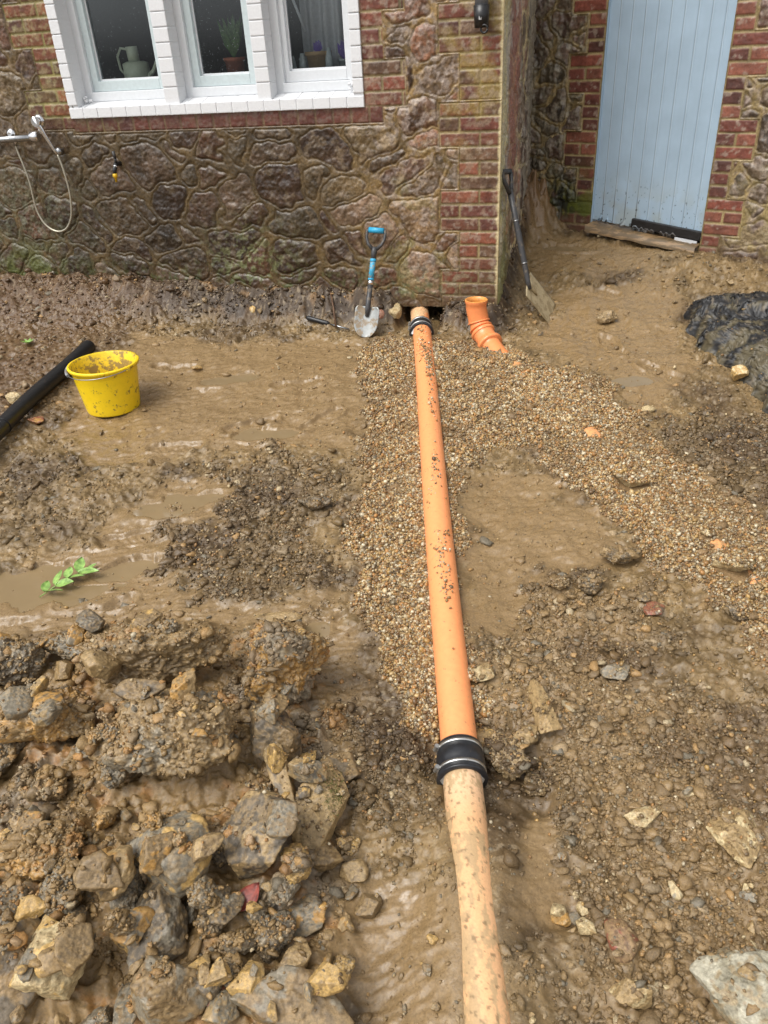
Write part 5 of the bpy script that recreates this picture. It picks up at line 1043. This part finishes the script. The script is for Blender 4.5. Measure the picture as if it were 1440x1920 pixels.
NAMED = [
 (160, 1222, 170, 62, 'c', C_GREY, C_GREY, 'long low slab of blue-grey clay on the far edge of the rubble heap', dict(rot=0.1, name='clay_lump', sub=5)),
 (513, 1192, 72, 62, 'c', C_GREY, C_DARK, 'rounded grey lump under the thin tan slate at the back of the heap', dict(name='clay_lump')),
 (530, 1160, 100, 24, 's', C_TAN, C_BROWN, 'thin flat tan slate lying behind the heap', dict(rot=-0.12, hgt=0.5)),
 (35, 1265, 120, 100, 'c', C_GREY, C_DARK, 'large dark grey clod at the left edge, farther of two', dict(name='clay_lump', sub=5)),
 (15, 1420, 100, 150, 'c', C_GREY, C_BROWN, 'tall grey clod cut by the left edge midway up the heap', dict(name='clay_lump', sub=5)),
 (290, 1262, 300, 150, 'c', C_CLAY, C_BROWN, 'big gravelly brown clod along the top of the heap', dict(name='soil_clod', sub=6, hgt=0.7)),
 (540, 1290, 170, 160, 'c', C_OCH, C_GREY, 'ochre and grey clay clod at the back right of the heap', dict(name='clay_lump', sub=6)),
 (345, 1410, 260, 190, 'c', C_CLAY, C_GREY, 'largest pebbly brown clod in the middle of the heap', dict(name='soil_clod', sub=6, hgt=0.75)),
 (125, 1360, 180, 120, 'c', C_OCH, C_CLAY, 'orange-brown gravelly clod left of the heap middle', dict(name='soil_clod', sub=5)),
 (528, 1392, 118, 78, 'a', C_DARK, C_BROWN, 'dark brown angular block with pale broken end', dict(rot=-0.5, sub=5, hgt=0.8)),
 (612, 1535, 84, 120, 's', C_TAN, C_TAN, 'slanting tan slab with green moss on its right side', dict(rot=-0.35, tilt=(0.25, 0.4), moss=True, sub=5, hgt=0.5)),
 (530, 1468, 42, 140, 's', C_TAN, C_DARK, 'long thin tan and brown splinter pointing down the heap', dict(rot=0.5, tilt=(0.3, 0), hgt=0.7)),
 (578, 1435, 32, 60, 's', C_YEL, C_TAN, 'small yellow flake beside the dark angular block', dict(rot=-0.3)),
 (440, 1566, 22, 86, 's', C_YEL, C_YEL, 'thin yellow sliver of stone standing in the heap', dict(rot=-0.45, tilt=(0.35, 0), hgt=0.9)),
 (322, 1622, 130, 118, 'a', C_GREY, C_YEL, 'grey stone with yellow upper edge in the lower heap', dict(mixt=0.2, sub=5, hgt=0.7)),
 (485, 1602, 130, 120, 'a', C_DARK, C_TAN, 'dark brown block with tan chipped edges above the red leaf', dict(mixt=0.15, sub=5, hgt=0.7)),
 (248, 1672, 92, 92, 'c', C_GREY, C_GREY, 'rough grey clod between two larger stones', dict(name='clay_lump', sub=5)),
 (130, 1690, 104, 110, 'c', C_GREY, C_GREY, 'smooth grey clay ball left of the lower heap', dict(name='clay_lump', sub=5)),
 (32, 1705, 84, 84, 'c', C_GREY, C_DARK, 'grey clay lump by the left edge above the cream stone', dict(name='clay_lump')),
 (535, 1678, 66, 76, 'c', C_GREY, C_GREY, 'small round grey clod right of the red leaf', dict(name='clay_lump')),
 (515, 1758, 104, 96, 'c', C_DARK, C_GREY, 'dark grey clod with a white fleck below the red leaf', dict(name='clay_lump', sub=5)),
 (312, 1742, 104, 140, 'a', C_DARK, C_GREY, 'smooth dark triangular slab on edge near the bottom', dict(rot=0.2, tilt=(0.3, 0.3), sub=5, hgt=0.6)),
 (122, 1812, 120, 150, 'a', C_CREAM, C_YEL, 'pale cream and yellow broken stone low on the left', dict(rot=0.3, sub=5, hgt=0.7)),
 (25, 1838, 120, 140, 'a', C_BROWN, C_DARK, 'big brown block in the bottom left corner', dict(sub=5, hgt=0.7)),
 (250, 1758, 48, 100, 's', C_YEL, C_DARK, 'olive-yellow sliver beside the dark triangular slab', dict(rot=0.3, hgt=0.8)),
 (205, 1542, 50, 50, 'c', C_OCH, C_OCH, 'bright ochre lump in the left of the heap', dict()),
 (545, 1880, 200, 120, 'a', C_BROWN, C_GREY, 'wide flat muddy block at the bottom of the picture', dict(sub=5, hgt=0.45)),
 (325, 1870, 130, 110, 'a', C_BROWN, C_GREY, 'muddy brown block at the bottom under the triangular slab', dict(sub=5, hgt=0.6)),
 (466, 1845, 66, 70, 'a', C_YEL, C_TAN, 'yellow stone leaning against the wide flat block', dict(rot=-0.4, tilt=(0.2, -0.3))),
 (370, 1835, 54, 60, 'a', C_TAN, C_YEL, 'tan stone left of the small black lump near the bottom', dict()),
 (416, 1868, 44, 36, 'a', C_RED, C_RED, 'small red brick fragment near the bottom of the heap', dict(name='brick_fragment', cat='brick fragment')),
 (433, 1826, 40, 48, 'c', C_DARK, C_GREY, 'small black lump beside the yellow stone near the bottom', dict()),
 (455, 1776, 56, 54, 'c', C_DARK, C_GREY, 'black-grey lump just left of the dark grey clod with white fleck', dict()),
 (400, 1738, 56, 60, 'c', C_DARK, C_BROWN, 'dark brown lump right of the triangular slab', dict()),
 (425, 1712, 60, 52, 'a', C_DARK, C_GREY, 'dark stone directly under the red leaf', dict()),
 (362, 1712, 44, 60, 'c', C_GREY, C_GREY, 'small grey lump wedged against the triangular slab', dict()),
 (418, 1900, 70, 50, 'a', C_GREY, C_TAN, 'grey stone with yellow base cut by the bottom edge', dict()),
 (100, 1485, 110, 76, 'c', C_CLAY, C_TAN, 'gravelly tan clod above the flat orange-brown clod', dict(name='soil_clod', sub=5)),
 (85, 1610, 190, 110, 'c', C_CLAY, C_OCH, 'flat orange-brown clod at the left side of the heap', dict(name='soil_clod', sub=5, hgt=0.5)),
 (236, 1440, 70, 150, 'c', C_GREY, C_BROWN, 'tall grey clod standing beside a dark gap in the heap', dict(name='clay_lump', sub=5)),
 (660, 1587, 50, 44, 'c', C_YEL, C_TAN, 'ochre pebble right of the mossy slab', dict()),
 (606, 1618, 62, 56, 'a', C_BROWN, C_TAN, 'brown stone just below the mossy slab', dict()),
 (660, 1640, 44, 40, 'a', C_TAN, C_BROWN, 'small tan stone below the ochre pebble', dict()),
 (692, 1702, 52, 42, 'a', C_BROWN, C_BROWN, 'muddy brown stone by the smooth mud beside the pipe', dict()),
 (560, 1808, 56, 60, 'a', C_TAN, C_BROWN, 'tan stone above the wide flat block', dict()),
 (645, 1448, 80, 52, 's', C_BROWN, C_DARK, 'flat brown slate right of the heap top', dict(hgt=0.35)),
 (590, 950, 64, 40, 'c', C_DARK, C_BROWN, 'dark clod on the crumbly mud left of the long pipe', dict(name='soil_clod')),
 (290, 1185, 80, 48, 'c', C_BROWN, C_GREY, 'brown clod at the edge of the slurry behind the heap', dict(name='soil_clod')),
 (905, 1263, 52, 42, 'a', C_TAN, C_CREAM, 'tan stone against the right side of the long pipe', dict()),
 (1020, 1345, 36, 112, 's', C_TAN, C_TAN, 'long narrow tan slab right of the rubber coupling', dict(rot=0.12, hgt=0.9, sub=5)),
 (946, 1425, 92, 110, 'c', C_TAN, C_BROWN, 'big brown clod against the right of the near rubber coupling', dict(name='soil_clod', sub=5, hgt=0.9)),
 (908, 1388, 40, 54, 'a', C_TAN, C_YEL, 'orange-tan stone wedged between coupling and clod', dict()),
 (985, 1392, 56, 36, 'a', C_TAN, C_BROWN, 'tan stone above the big clod by the coupling', dict(rot=0.5)),
 (1006, 1478, 60, 50, 'c', C_BROWN, C_TAN, 'crumbly clod below right of the near coupling', dict(name='soil_clod')),
 (1375, 1066, 74, 44, 'a', C_CREAM, C_TAN, 'pale flat stone at the right edge of the gravel', dict(rot=-0.5)),
 (1188, 910, 42, 28, 'a', C_CREAM, C_TAN, 'pale stone sitting on the gravel over the branch pipe', dict()),
 (1162, 894, 32, 24, 'a', C_BROWN, C_DARK, 'brown stone touching the pale stone on the gravel', dict()),
 (1138, 602, 48, 32, 'c', C_TAN, C_BROWN, 'round pebbly clod alone on the mud before the blue door', dict(name='soil_clod', hgt=0.75)),
 (1228, 1148, 32, 30, 'a', C_RED, C_DARK, 'red-brown stone on the clods right of the pipe', dict()),
 (1211, 1125, 26, 22, 'a', C_DARK, C_BROWN, 'dark stone beside the red-brown stone', dict()),
 (1324, 1003, 20, 20, 'a', C_CREAM, C_CREAM, 'small white pebble on the gravel near the right edge', dict()),
 (1157, 605+655, 46, 38, 'a', C_GREY, C_GREY, 'grey triangular stone in the loose soil on the right', dict()),
 (1160, 1762, 62, 84, 'p', (0.23, 0.14, 0.075), C_RED, 'smooth reddish-brown teardrop pebble low on the right', dict(hgt=0.7, sub=5)),
 (1200, 1536, 68, 34, 'a', C_CREAM, C_TAN, 'pale oval stone in the loose soil on the right', dict()),
 (1378, 1575, 96, 92, 'a', C_TAN, C_CREAM, 'broad tan stone bedded in the soil near the right edge', dict(rot=-0.6, sub=5, hgt=0.4)),
 (1390, 1862, 175, 150, 'a', (0.30, 0.27, 0.19), (0.40, 0.37, 0.28), 'large pale grey stone in the bottom right corner', dict(sub=5, hgt=0.6)),
 (1182, 1868, 82, 56, 'a', C_TAN, C_CREAM, 'tan angular stone left of the large pale grey one', dict(sub=5, hgt=0.8)),
 (1056, 1722, 34, 36, 'a', C_OCH, C_TAN, 'ochre stone beside the pale chip low on the right', dict()),
 (1098, 1742, 42, 36, 'a', C_CREAM, C_TAN, 'pale chip of stone left of the teardrop pebble', dict()),
 (1005, 1570+85-655+95, 0, 0, 'a', C_TAN, C_TAN, '', None),
 (1105, 1100, 60, 44, 'c', C_DARK, C_BROWN, 'wet dark clod at the tip of the smooth mud right of the pipe', dict(name='soil_clod')),
 (1050, 1098, 48, 34, 'c', C_BROWN, C_TAN, 'brown clod left of the wet dark clod', dict(name='soil_clod')),
 (1160, 1050, 90, 50, 'c', C_CLAY, C_DARK, 'ochre-stained clod between smooth mud and gravel', dict(name='soil_clod', sub=5)),
 (1135, 1212, 34, 32, 'c', C_BROWN, C_TAN, 'small brown clod above the grey triangular stone', dict(name='soil_clod')),
 (1380, 1150, 46, 56, 'c', C_DARK, C_BROWN, 'dark clod on the gravel below the pale flat stone', dict(name='soil_clod')),
 (735, 594, 26, 32, 'a', C_CREAM, C_TAN, 'pale chalky stone in the bank left of the pipe hole', dict(hgt=1.0)),
 (713, 594, 16, 16, 'a', (0.52, 0.24, 0.17), (0.5, 0.3, 0.22), 'pink brick chip beside the small shovel blade', dict(name='brick_fragment', cat='brick fragment', hgt=1.0)),
 (555, 577, 56, 16, 'a', C_CREAM, C_TAN, 'pale streak of stone in the bank under the wall', dict(hgt=0.9)),
 (405, 578, 26, 14, 'a', C_YEL, C_TAN, 'yellowish stone in the dark bank under the window', dict(hgt=0.9)),
 (478, 584, 16, 22, 'a', C_YEL, C_CREAM, 'thin upright yellow stone in the bank', dict(hgt=0.9)),
 (1378, 710, 28, 26, 'a', C_YEL, C_CREAM, 'yellow stone against the lower edge of the black sheet', dict(hgt=0.8)),
 (28, 752, 22, 20, 'a', C_CREAM, C_TAN, 'pale stone beside the ribbed black pipe', dict(hgt=0.9)),
 (70, 792, 30, 20, 'a', C_RED, C_OCH, 'reddish clay bit in front of the ribbed pipe', dict(name='brick_fragment', cat='brick fragment')),
 (372, 692, 16, 12, 'a', C_YEL, C_TAN, 'lone yellow pebble on the smooth mud right of the bucket', dict()),
 (1213, 768, 22, 18, 'a', C_CREAM, C_TAN, 'pale stone at the far edge of the rough mud on the right', dict()),
]
for e in NAMED:
    if e[8] is None: continue
    kw = dict(e[8]); pstone(*e[:8], **kw)
rn = random.Random(11)
def scatter(poly, n, smin, smax, label, group, pal, name='stone', cat='stone', style='ca', sub=4):
    xs_ = [p[0] for p in poly]; ys_ = [p[1] for p in poly]; k = 0; tries = 0
    while k < n and tries < 20000:
        tries += 1; px, py = rn.uniform(max(-40, min(xs_)), min(1500, max(xs_))), rn.uniform(min(ys_), min(1960, max(ys_)))
        if not inpoly(px, py, poly): continue
        P = at(px, py, GZ); P[2] = hz(P[0], P[1]); s_ = smin+(smax-smin)*rn.random()**2.2
        c1, c2 = rn.choice(pal), rn.choice(pal)
        stone(P, (s_, s_*rn.uniform(0.6, 0.95), s_*rn.uniform(0.45, 0.75)), rn.randrange(9999), rn.choice(style), c1, c2, rn.uniform(0, 6.28), (rn.uniform(-0.3, 0.3), rn.uniform(-0.3, 0.3)), 0.15, sub, 0.25, name, '%s %s, %s %s' % (CNAME[c1], label, ('far', 'middle', 'near')[min(2, int(3*(py-max(0, min(ys_)))/(min(1920, max(ys_))-min(ys_))))], ('left part', 'centre', 'right part')[min(2, max(0, int(3*(px-max(0, min(xs_)))/(min(1440, max(xs_))-max(0, min(xs_))))))]), cat, group); k += 1
HEAPV = [(-40, 1230), (180, 1200), (560, 1205), (610, 1290), (640, 1420), (660, 1580), (690, 1700), (640, 1940), (-40, 1940)]
scatter(HEAPV, 190, 0.024, 0.105, 'lump in the rubble heap', 'small lumps in the rubble heap', [C_GREY, C_BROWN, C_BROWN, C_TAN, C_DARK, C_CLAY, C_CLAY, C_GREY, C_YEL, C_OCH], 'stone_lump', 'stone lump', 'aac')
scatter([(1080, 1090), (1260, 1130), (1240, 1290), (1440, 1380), (1500, 1940), (960, 1940), (1060, 1500), (930, 1460), (900, 1290), (1000, 1200)], 110, 0.012, 0.040, 'stone in the soil right of the pipe', 'small stones in the loose soil', [C_TAN, C_BROWN, C_BROWN, C_TAN, C_CLAY, C_GREY, C_CREAM], 'stone_lump', 'stone lump')
scatter([(560, 1300), (790, 1440), (820, 1900), (660, 1920), (640, 1500)], 26, 0.010, 0.028, 'small stone between the heap and pipe', 'small stones beside the old pipe', [C_TAN, C_BROWN, C_GREY, C_YEL], 'stone_lump', 'stone lump')
scatter([(0, 800), (120, 760), (260, 900), (620, 850), (630, 1110), (340, 1100), (200, 980), (0, 1040)], 40, 0.015, 0.038, 'clod on the left crumbly mud', 'small clods on the left mud', [C_DARK, C_BROWN, C_CLAY], 'soil_clod', 'soil clod', 'c')
scatter([(0, 560), (300, 590), (700, 580), (740, 612), (420, 620), (180, 640), (0, 700)], 46, 0.018, 0.05, 'clod in the bank along the wall', 'small clods in the wall bank', [C_DARK, C_DARK, C_BROWN, C_CLAY, C_TAN], 'soil_clod', 'soil clod')
scatter([(830, 590), (1000, 600), (1050, 640), (1000, 660), (860, 640)], 16, 0.015, 0.035, 'small stone in the mud round the upright bend', 'small stones round the bend', [C_DARK, C_BROWN, C_TAN], 'stone_lump', 'stone lump')
scatter([(1020, 480), (1300, 470), (1440, 520), (1300, 580), (1100, 520)], 30, 0.015, 0.045, 'small stone in the mud below the blue door', 'small stones below the door', [C_DARK, C_BROWN, C_TAN, C_CLAY], 'stone_lump', 'stone lump')
scatter([(1200, 790), (1440, 790), (1500, 980), (1300, 900)], 22, 0.012, 0.03, 'small clod on the rough mud right of the gravel', 'small clods right of the gravel', [C_DARK, C_BROWN], 'soil_clod', 'soil clod', 'c')

# ------------------------------------------------------------------ loose soil and pea gravel: far too many to count
def swarm(name, P, R, mat, colr, rgh, label, cat, flat=0.75, jag=0.18, smooth=True, own=None):
    D, Fc = ico(1); n = len(P); D = D/np.linalg.norm(D, axis=1)[:, None]
    sc = R[:, None]*np.stack([rng.uniform(0.8, 1.3, n), rng.uniform(0.65, 1.0, n), rng.uniform(flat*0.75, flat*1.1, n)], 1)
    V = D[None]*sc[:, None]*(1+rng.uniform(-jag, jag, (n, 12)))[..., None]
    q = rng.normal(size=(n, 4)); q[:, 1:3] *= 0.45; q /= np.linalg.norm(q, axis=1)[:, None]; w_, x, y, z = q.T
    Rm = np.stack([1-2*(y*y+z*z), 2*(x*y-z*w_), 2*(x*z+y*w_), 2*(x*y+z*w_), 1-2*(x*x+z*z), 2*(y*z-x*w_), 2*(x*z-y*w_), 2*(y*z+x*w_), 1-2*(x*x+y*y)], 1).reshape(n, 3, 3)
    V = np.einsum('nij,nkj->nki', Rm, V)+P[:, None]
    Fa = (Fc[None]+12*np.arange(n)[:, None, None]).reshape(-1, 3)
    o = mesh_np(name, V.reshape(-1, 3), Fa, mat, None, smooth, np.repeat(colr, 12, 0), np.repeat(rgh, 12), own=own)
    o['kind'] = 'stuff'; tag(o, label, cat, kind='stuff'); return o
def inview(P, mg=150):
    x, y, z = proj(P); return (z > 0.3) & (x > -mg) & (x < 1440+mg) & (y > 0) & (y < 1920+mg)
def sample(n, x0, x1, y0, y1, A, far=2.4, pw=1.3):
    """n random ground points with density following mask A and thinning with distance"""
    out = []
    got = 0
    while got < n:
        x = rng.uniform(x0, x1, 200000); y = rng.uniform(y0, y1, 200000); i, j = hidx(x, y); z = H[i, j]; P = np.stack([x, y, z], 1)
        d = np.linalg.norm(P-CAM, axis=1); pr = A[i, j]*np.minimum(1, (far/d)**pw)
        k = (rng.random(len(x)) < pr) & inview(P); out.append(P[k]); got += int(k.sum())
    return np.concatenate(out)[:n]
mg = (1-0.40*sst(-0.1, 0.7, GX+0.3*fbm(GX*4, GY*4, 0, 620, 3)))*sst(0.18, 0.95, GM['g']+0.45*fbm(GX*7, GY*7, 0, 600, 4)-0.08)*(1-0.55*sst(0.12, 0.4, fbm(GX*3.3, GY*3.3, 0, 603, 3)))
t3, s3, L3 = seg(GX, GY, GA, GB); exm = sst(0.012, 0.0, t3-0.02)*0.7
for c0, h0 in EXPOSE: exm = np.maximum(exm, np.exp(-((t3/L3-c0)/h0)**4)*1.0)
exm = exm*(np.abs(s3+0.008*fbm(GX*30, GY*30, 0, 601, 2)) < 0.022)
t1, s1_, L1 = seg(GX, GY, PA, PB); pz = along(PA, PB, 0)[2]+(PB[2]-PA[2])*t1/L1
onp = (np.abs(s1_) < 0.05) & (t1 > -0.1) & (t1 < L1+0.05)
dirt_on = np.where(onp, 0.42*np.exp(-((s1_+0.0)/0.022)**2)*sst(0.05, 0.3, fbm(t1*2.0, s1_*8, 0, 602, 3)+0.12)*sst(2.7, 2.0, t1), 0)+np.where(onp, np.exp(-((t1-0.50)/0.16)**2)*sst(0.005, -0.02, s1_)*0.9, 0)
Ag = np.where(onp, dirt_on*0.75, mg*(1-exm*0.95)+0.030*sst(0.02, 0.5, GM['c']+GM['g'])+0.005)
PG = [(0.40, 0.26, 0.10), (0.50, 0.37, 0.20), (0.56, 0.47, 0.32), (0.30, 0.17, 0.07), (0.20, 0.12, 0.06), (0.42, 0.22, 0.08), (0.30, 0.25, 0.18), (0.14, 0.095, 0.055), (0.60, 0.55, 0.45), (0.38, 0.24, 0.11)]
xg0, xg1, yg0, yg1 = -1.9, 1.3, -3.5, 0.2
P = sample(104000, xg0, xg1, yg0, yg1, Ag, 2.8, 1.0); n = len(P); R = np.clip(rng.lognormal(math.log(0.0041), 0.38, n), 0.0018, 0.0115)*(0.9+0.05*np.linalg.norm(P-CAM, axis=1))
P[:, 2] += R*rng.uniform(-0.2, 0.9, n)
cg = np.array(PG)[rng.integers(0, len(PG), n)]*np.array((0.93, 0.88, 0.75))*rng.uniform(0.65, 1.2, n)[:, None]
i, j = hidx(P[:, 0], P[:, 1]); mud = np.clip(1.15-mg[i, j], 0.12, 1)[:, None]*0.85*rng.random(n)[:, None]**0.7; cg = cg*(1-mud)+np.array((0.16, 0.105, 0.05))*mud
swarm('pea_gravel', P, R, M_GRAVEL, cg, np.full(n, 0.30), 'wet pea gravel spread round the orange pipes', 'gravel', 0.78, 0.12, own=np.array((-0.6, -1.5, -0.1)))
# crumbs: three sizes
rough = np.clip(1-GM['s'], 0, 1)
Ac = 0.10*rough+0.75*GM['c']+0.42*GM['h']+0.35*GM['b']+0.2*GM['m']; Ac = np.where(mg > 0.5, 0.03, Ac); Ac = Ac*(0.35+0.9*sst(-0.15, 0.3, fbm(GX*5, GY*5, 0, 610, 3)))
Ac = np.where(KIND == 1, Ac*0.04, Ac); Ac = np.where(KIND == 2, np.maximum(Ac*0.8, 0.22), Ac); Ac = np.where(GM['s'] > 0.6, 0.012, Ac); Ac = np.clip(np.where(onp, dirt_on*0.3, Ac), 0, 1)
on2 = (GM['near2'] > 0.3) & (GM['a2'] < 0.05); Ac = np.where(on2, 0.0, Ac)
def soilcol(P, n):
    i, j = hidx(P[:, 0], P[:, 1]); b = col[i, j]*rng.uniform(0.72, 1.3, n)[:, None]
    k = rng.random(n)[:, None]; b = np.where(k > 0.985, np.array((0.38, 0.30, 0.18)), b); b = np.where((k > 0.94) & (k < 0.985), np.array((0.33, 0.20, 0.08)), b); b = np.where(k < 0.04, np.array((0.15, 0.125, 0.085)), b)
    return b
def swarm_t(name, P, R, mat, colr, rgh, label, cat, own):
    """irregular clods cut from a dozen templates"""
    tm = [rock_shape(900+k, 'a' if k % 3 else 's', 2)[0]*(1+np.random.default_rng(k).uniform(-0.24, 0.24, (42, 1)))*np.array((1.1, 0.95, 0.8)) for k in range(24)]; Fc = ico(2)[1]; n = len(P); nv = len(tm[0])
    D = np.array(tm)[rng.integers(0, len(tm), n)]*(R[:, None]*np.stack([rng.uniform(0.8, 1.3, n), rng.uniform(0.65, 1.0, n), rng.uniform(0.55, 0.95, n)], 1))[:, None]
    a_ = rng.uniform(0, 6.283, n); b_ = rng.normal(0, 0.5, n); ca, sa, cb, sb = np.cos(a_), np.sin(a_), np.cos(b_), np.sin(b_)
    x, y, z = D[..., 0], D[..., 1], D[..., 2]; y, z = y*cb[:, None]-z*sb[:, None], y*sb[:, None]+z*cb[:, None]; x, y = x*ca[:, None]-y*sa[:, None], x*sa[:, None]+y*ca[:, None]
    V = np.stack([x, y, z], -1)+P[:, None]; Fa = (Fc[None]+nv*np.arange(n)[:, None, None]).reshape(-1, 3)
    o = mesh_np(name, V.reshape(-1, 3), Fa, mat, None, False, np.repeat(colr, nv, 0), np.repeat(rgh, nv), own=own); tag(o, label, cat, kind='stuff'); return o
for nm, n, rm, sg, pw, lab in (('soil_crumbs', 27000, 0.0066, 0.55, 1.1, 'coarse crumbs of wet soil strewn over the heap and churned mud'), ('soil_crumbs', 60000, 0.0036, 0.35, 2.0, 'fine crumbs of wet soil and grit over the churned mud')):
    P = sample(n, -4.9, 2.0, -4.2, 1.2, np.where(onp, 0, Ac) if rm > 0.006 else Ac, 2.0, pw); R = np.clip(rng.lognormal(math.log(rm), sg, n), 0.0016, 0.022)*(0.75+0.10*np.linalg.norm(P-CAM, axis=1))
    P[:, 2] += R*rng.uniform(-0.55, 0.25, n)
    if rm > 0.006: swarm_t(nm, P, R, M_CRUMB, soilcol(P, n), rng.uniform(0.3, 0.55, n), lab, 'soil', (-1.5, -2.0, -0.2))
    else: swarm(nm, P, R*1.1, M_CRUMB, soilcol(P, n), rng.uniform(0.28, 0.55, n), lab, 'soil', 0.8, 0.38, False, own=np.array((-1.5, -2.0, -0.2)))
    splat(P)

# ------------------------------------------------------------------ leaves
def leaf(m, b, d, nrm, L, W):
    d = unit(d); s_ = unit(np.cross(nrm, d)); nrm = np.cross(d, s_); P = []
    for v in np.linspace(0, 1, 9):
        hw = W/2*math.sin(math.pi*min(1, v*0.97+0.03))**0.8*(1.15-0.5*v)
        P.append([b+d*L*v+s_*hw*u+nrm*(0.10*W*abs(u)+0.05*L*math.sin(v*3)) for u in (-1, -0.5, 0, 0.5, 1)])
    m.grid(P)
A_, B_ = at(76, 1124, H), at(168, 1074, H); A_ = A_+(0, 0, 0.012); B_ = B_+(0, 0, 0.02); d = unit(B_-A_); sd_ = unit(np.cross(d, up)); LL = np.linalg.norm(B_-A_)
t = thing('leaf_sprig', A_, 'fresh green sprig of leaflets lying on the slurry at the left', 'leaf sprig')
m = MB(); m.tube([A_, along(A_, B_, 0.5)+(0, 0, 0.012), B_], [0.0022, 0.0018, 0.001], 6); m.build('stalk', M_LEAF, t)
for k, u in enumerate((0.10, 0.34, 0.58, 0.80)):
    for s_ in (-1, 1):
        b = along(A_, B_, u)+np.array((0, 0, 0.010)); m = MB(); leaf(m, b, d*rn.uniform(0.2, 1.0)+sd_*s_*0.9+up*rn.uniform(-0.05, 0.15), up+sd_*rn.uniform(-0.5, 0.5)+d*rn.uniform(-0.4, 0.4), LL*rn.uniform(0.28, 0.44), LL*rn.uniform(0.16, 0.24)); m.build('leaflet', M_LEAF, t)
m = MB(); leaf(m, B_-d*0.01, d, up, LL*0.24, LL*0.10); m.build('leaflet', M_LEAF, t)
c = at(54, 646, H); t = thing('seedling', c, 'tiny green seedling on the bank behind the ribbed pipe', 'plant'); m = MB()
for k in range(7): a_ = k*0.9; leaf(m, c+(0, 0, 0.005), (math.cos(a_), math.sin(a_), 0.5), up, 0.05, 0.02)
m.build('leaves', M_LEAF, t)
c = at(460, 1690, H)+(0, 0, 0.008); m = MB(); leaf(m, c-np.array((0.0, 0.03, 0)), (0.35, 1, 0.25), (0.1, -0.3, 1), 0.075, 0.055); tag(m.build('dead_leaf', M_DEAD, own=c, thick=0.0006), 'wet dark red dead leaf among the grey lumps', 'dead leaf')
c = at(590, 1290, H)
for px, py, lab in ((845, 1302, 'green blade of grass stuck on the clean orange pipe'),):
    P0 = at(px-18, py-2, H); P1 = at(px+22, py+2, H); m = MB(); m.tube([P0+(0, 0, 0.003), along(P0, P1, 0.5)+(0, 0, 0.006), P1+(0, 0, 0.004)], [0.0012, 0.0016, 0.0006], 5); tag(m.build('grass_blade', M_LEAF, own=P0), lab, 'grass blade')
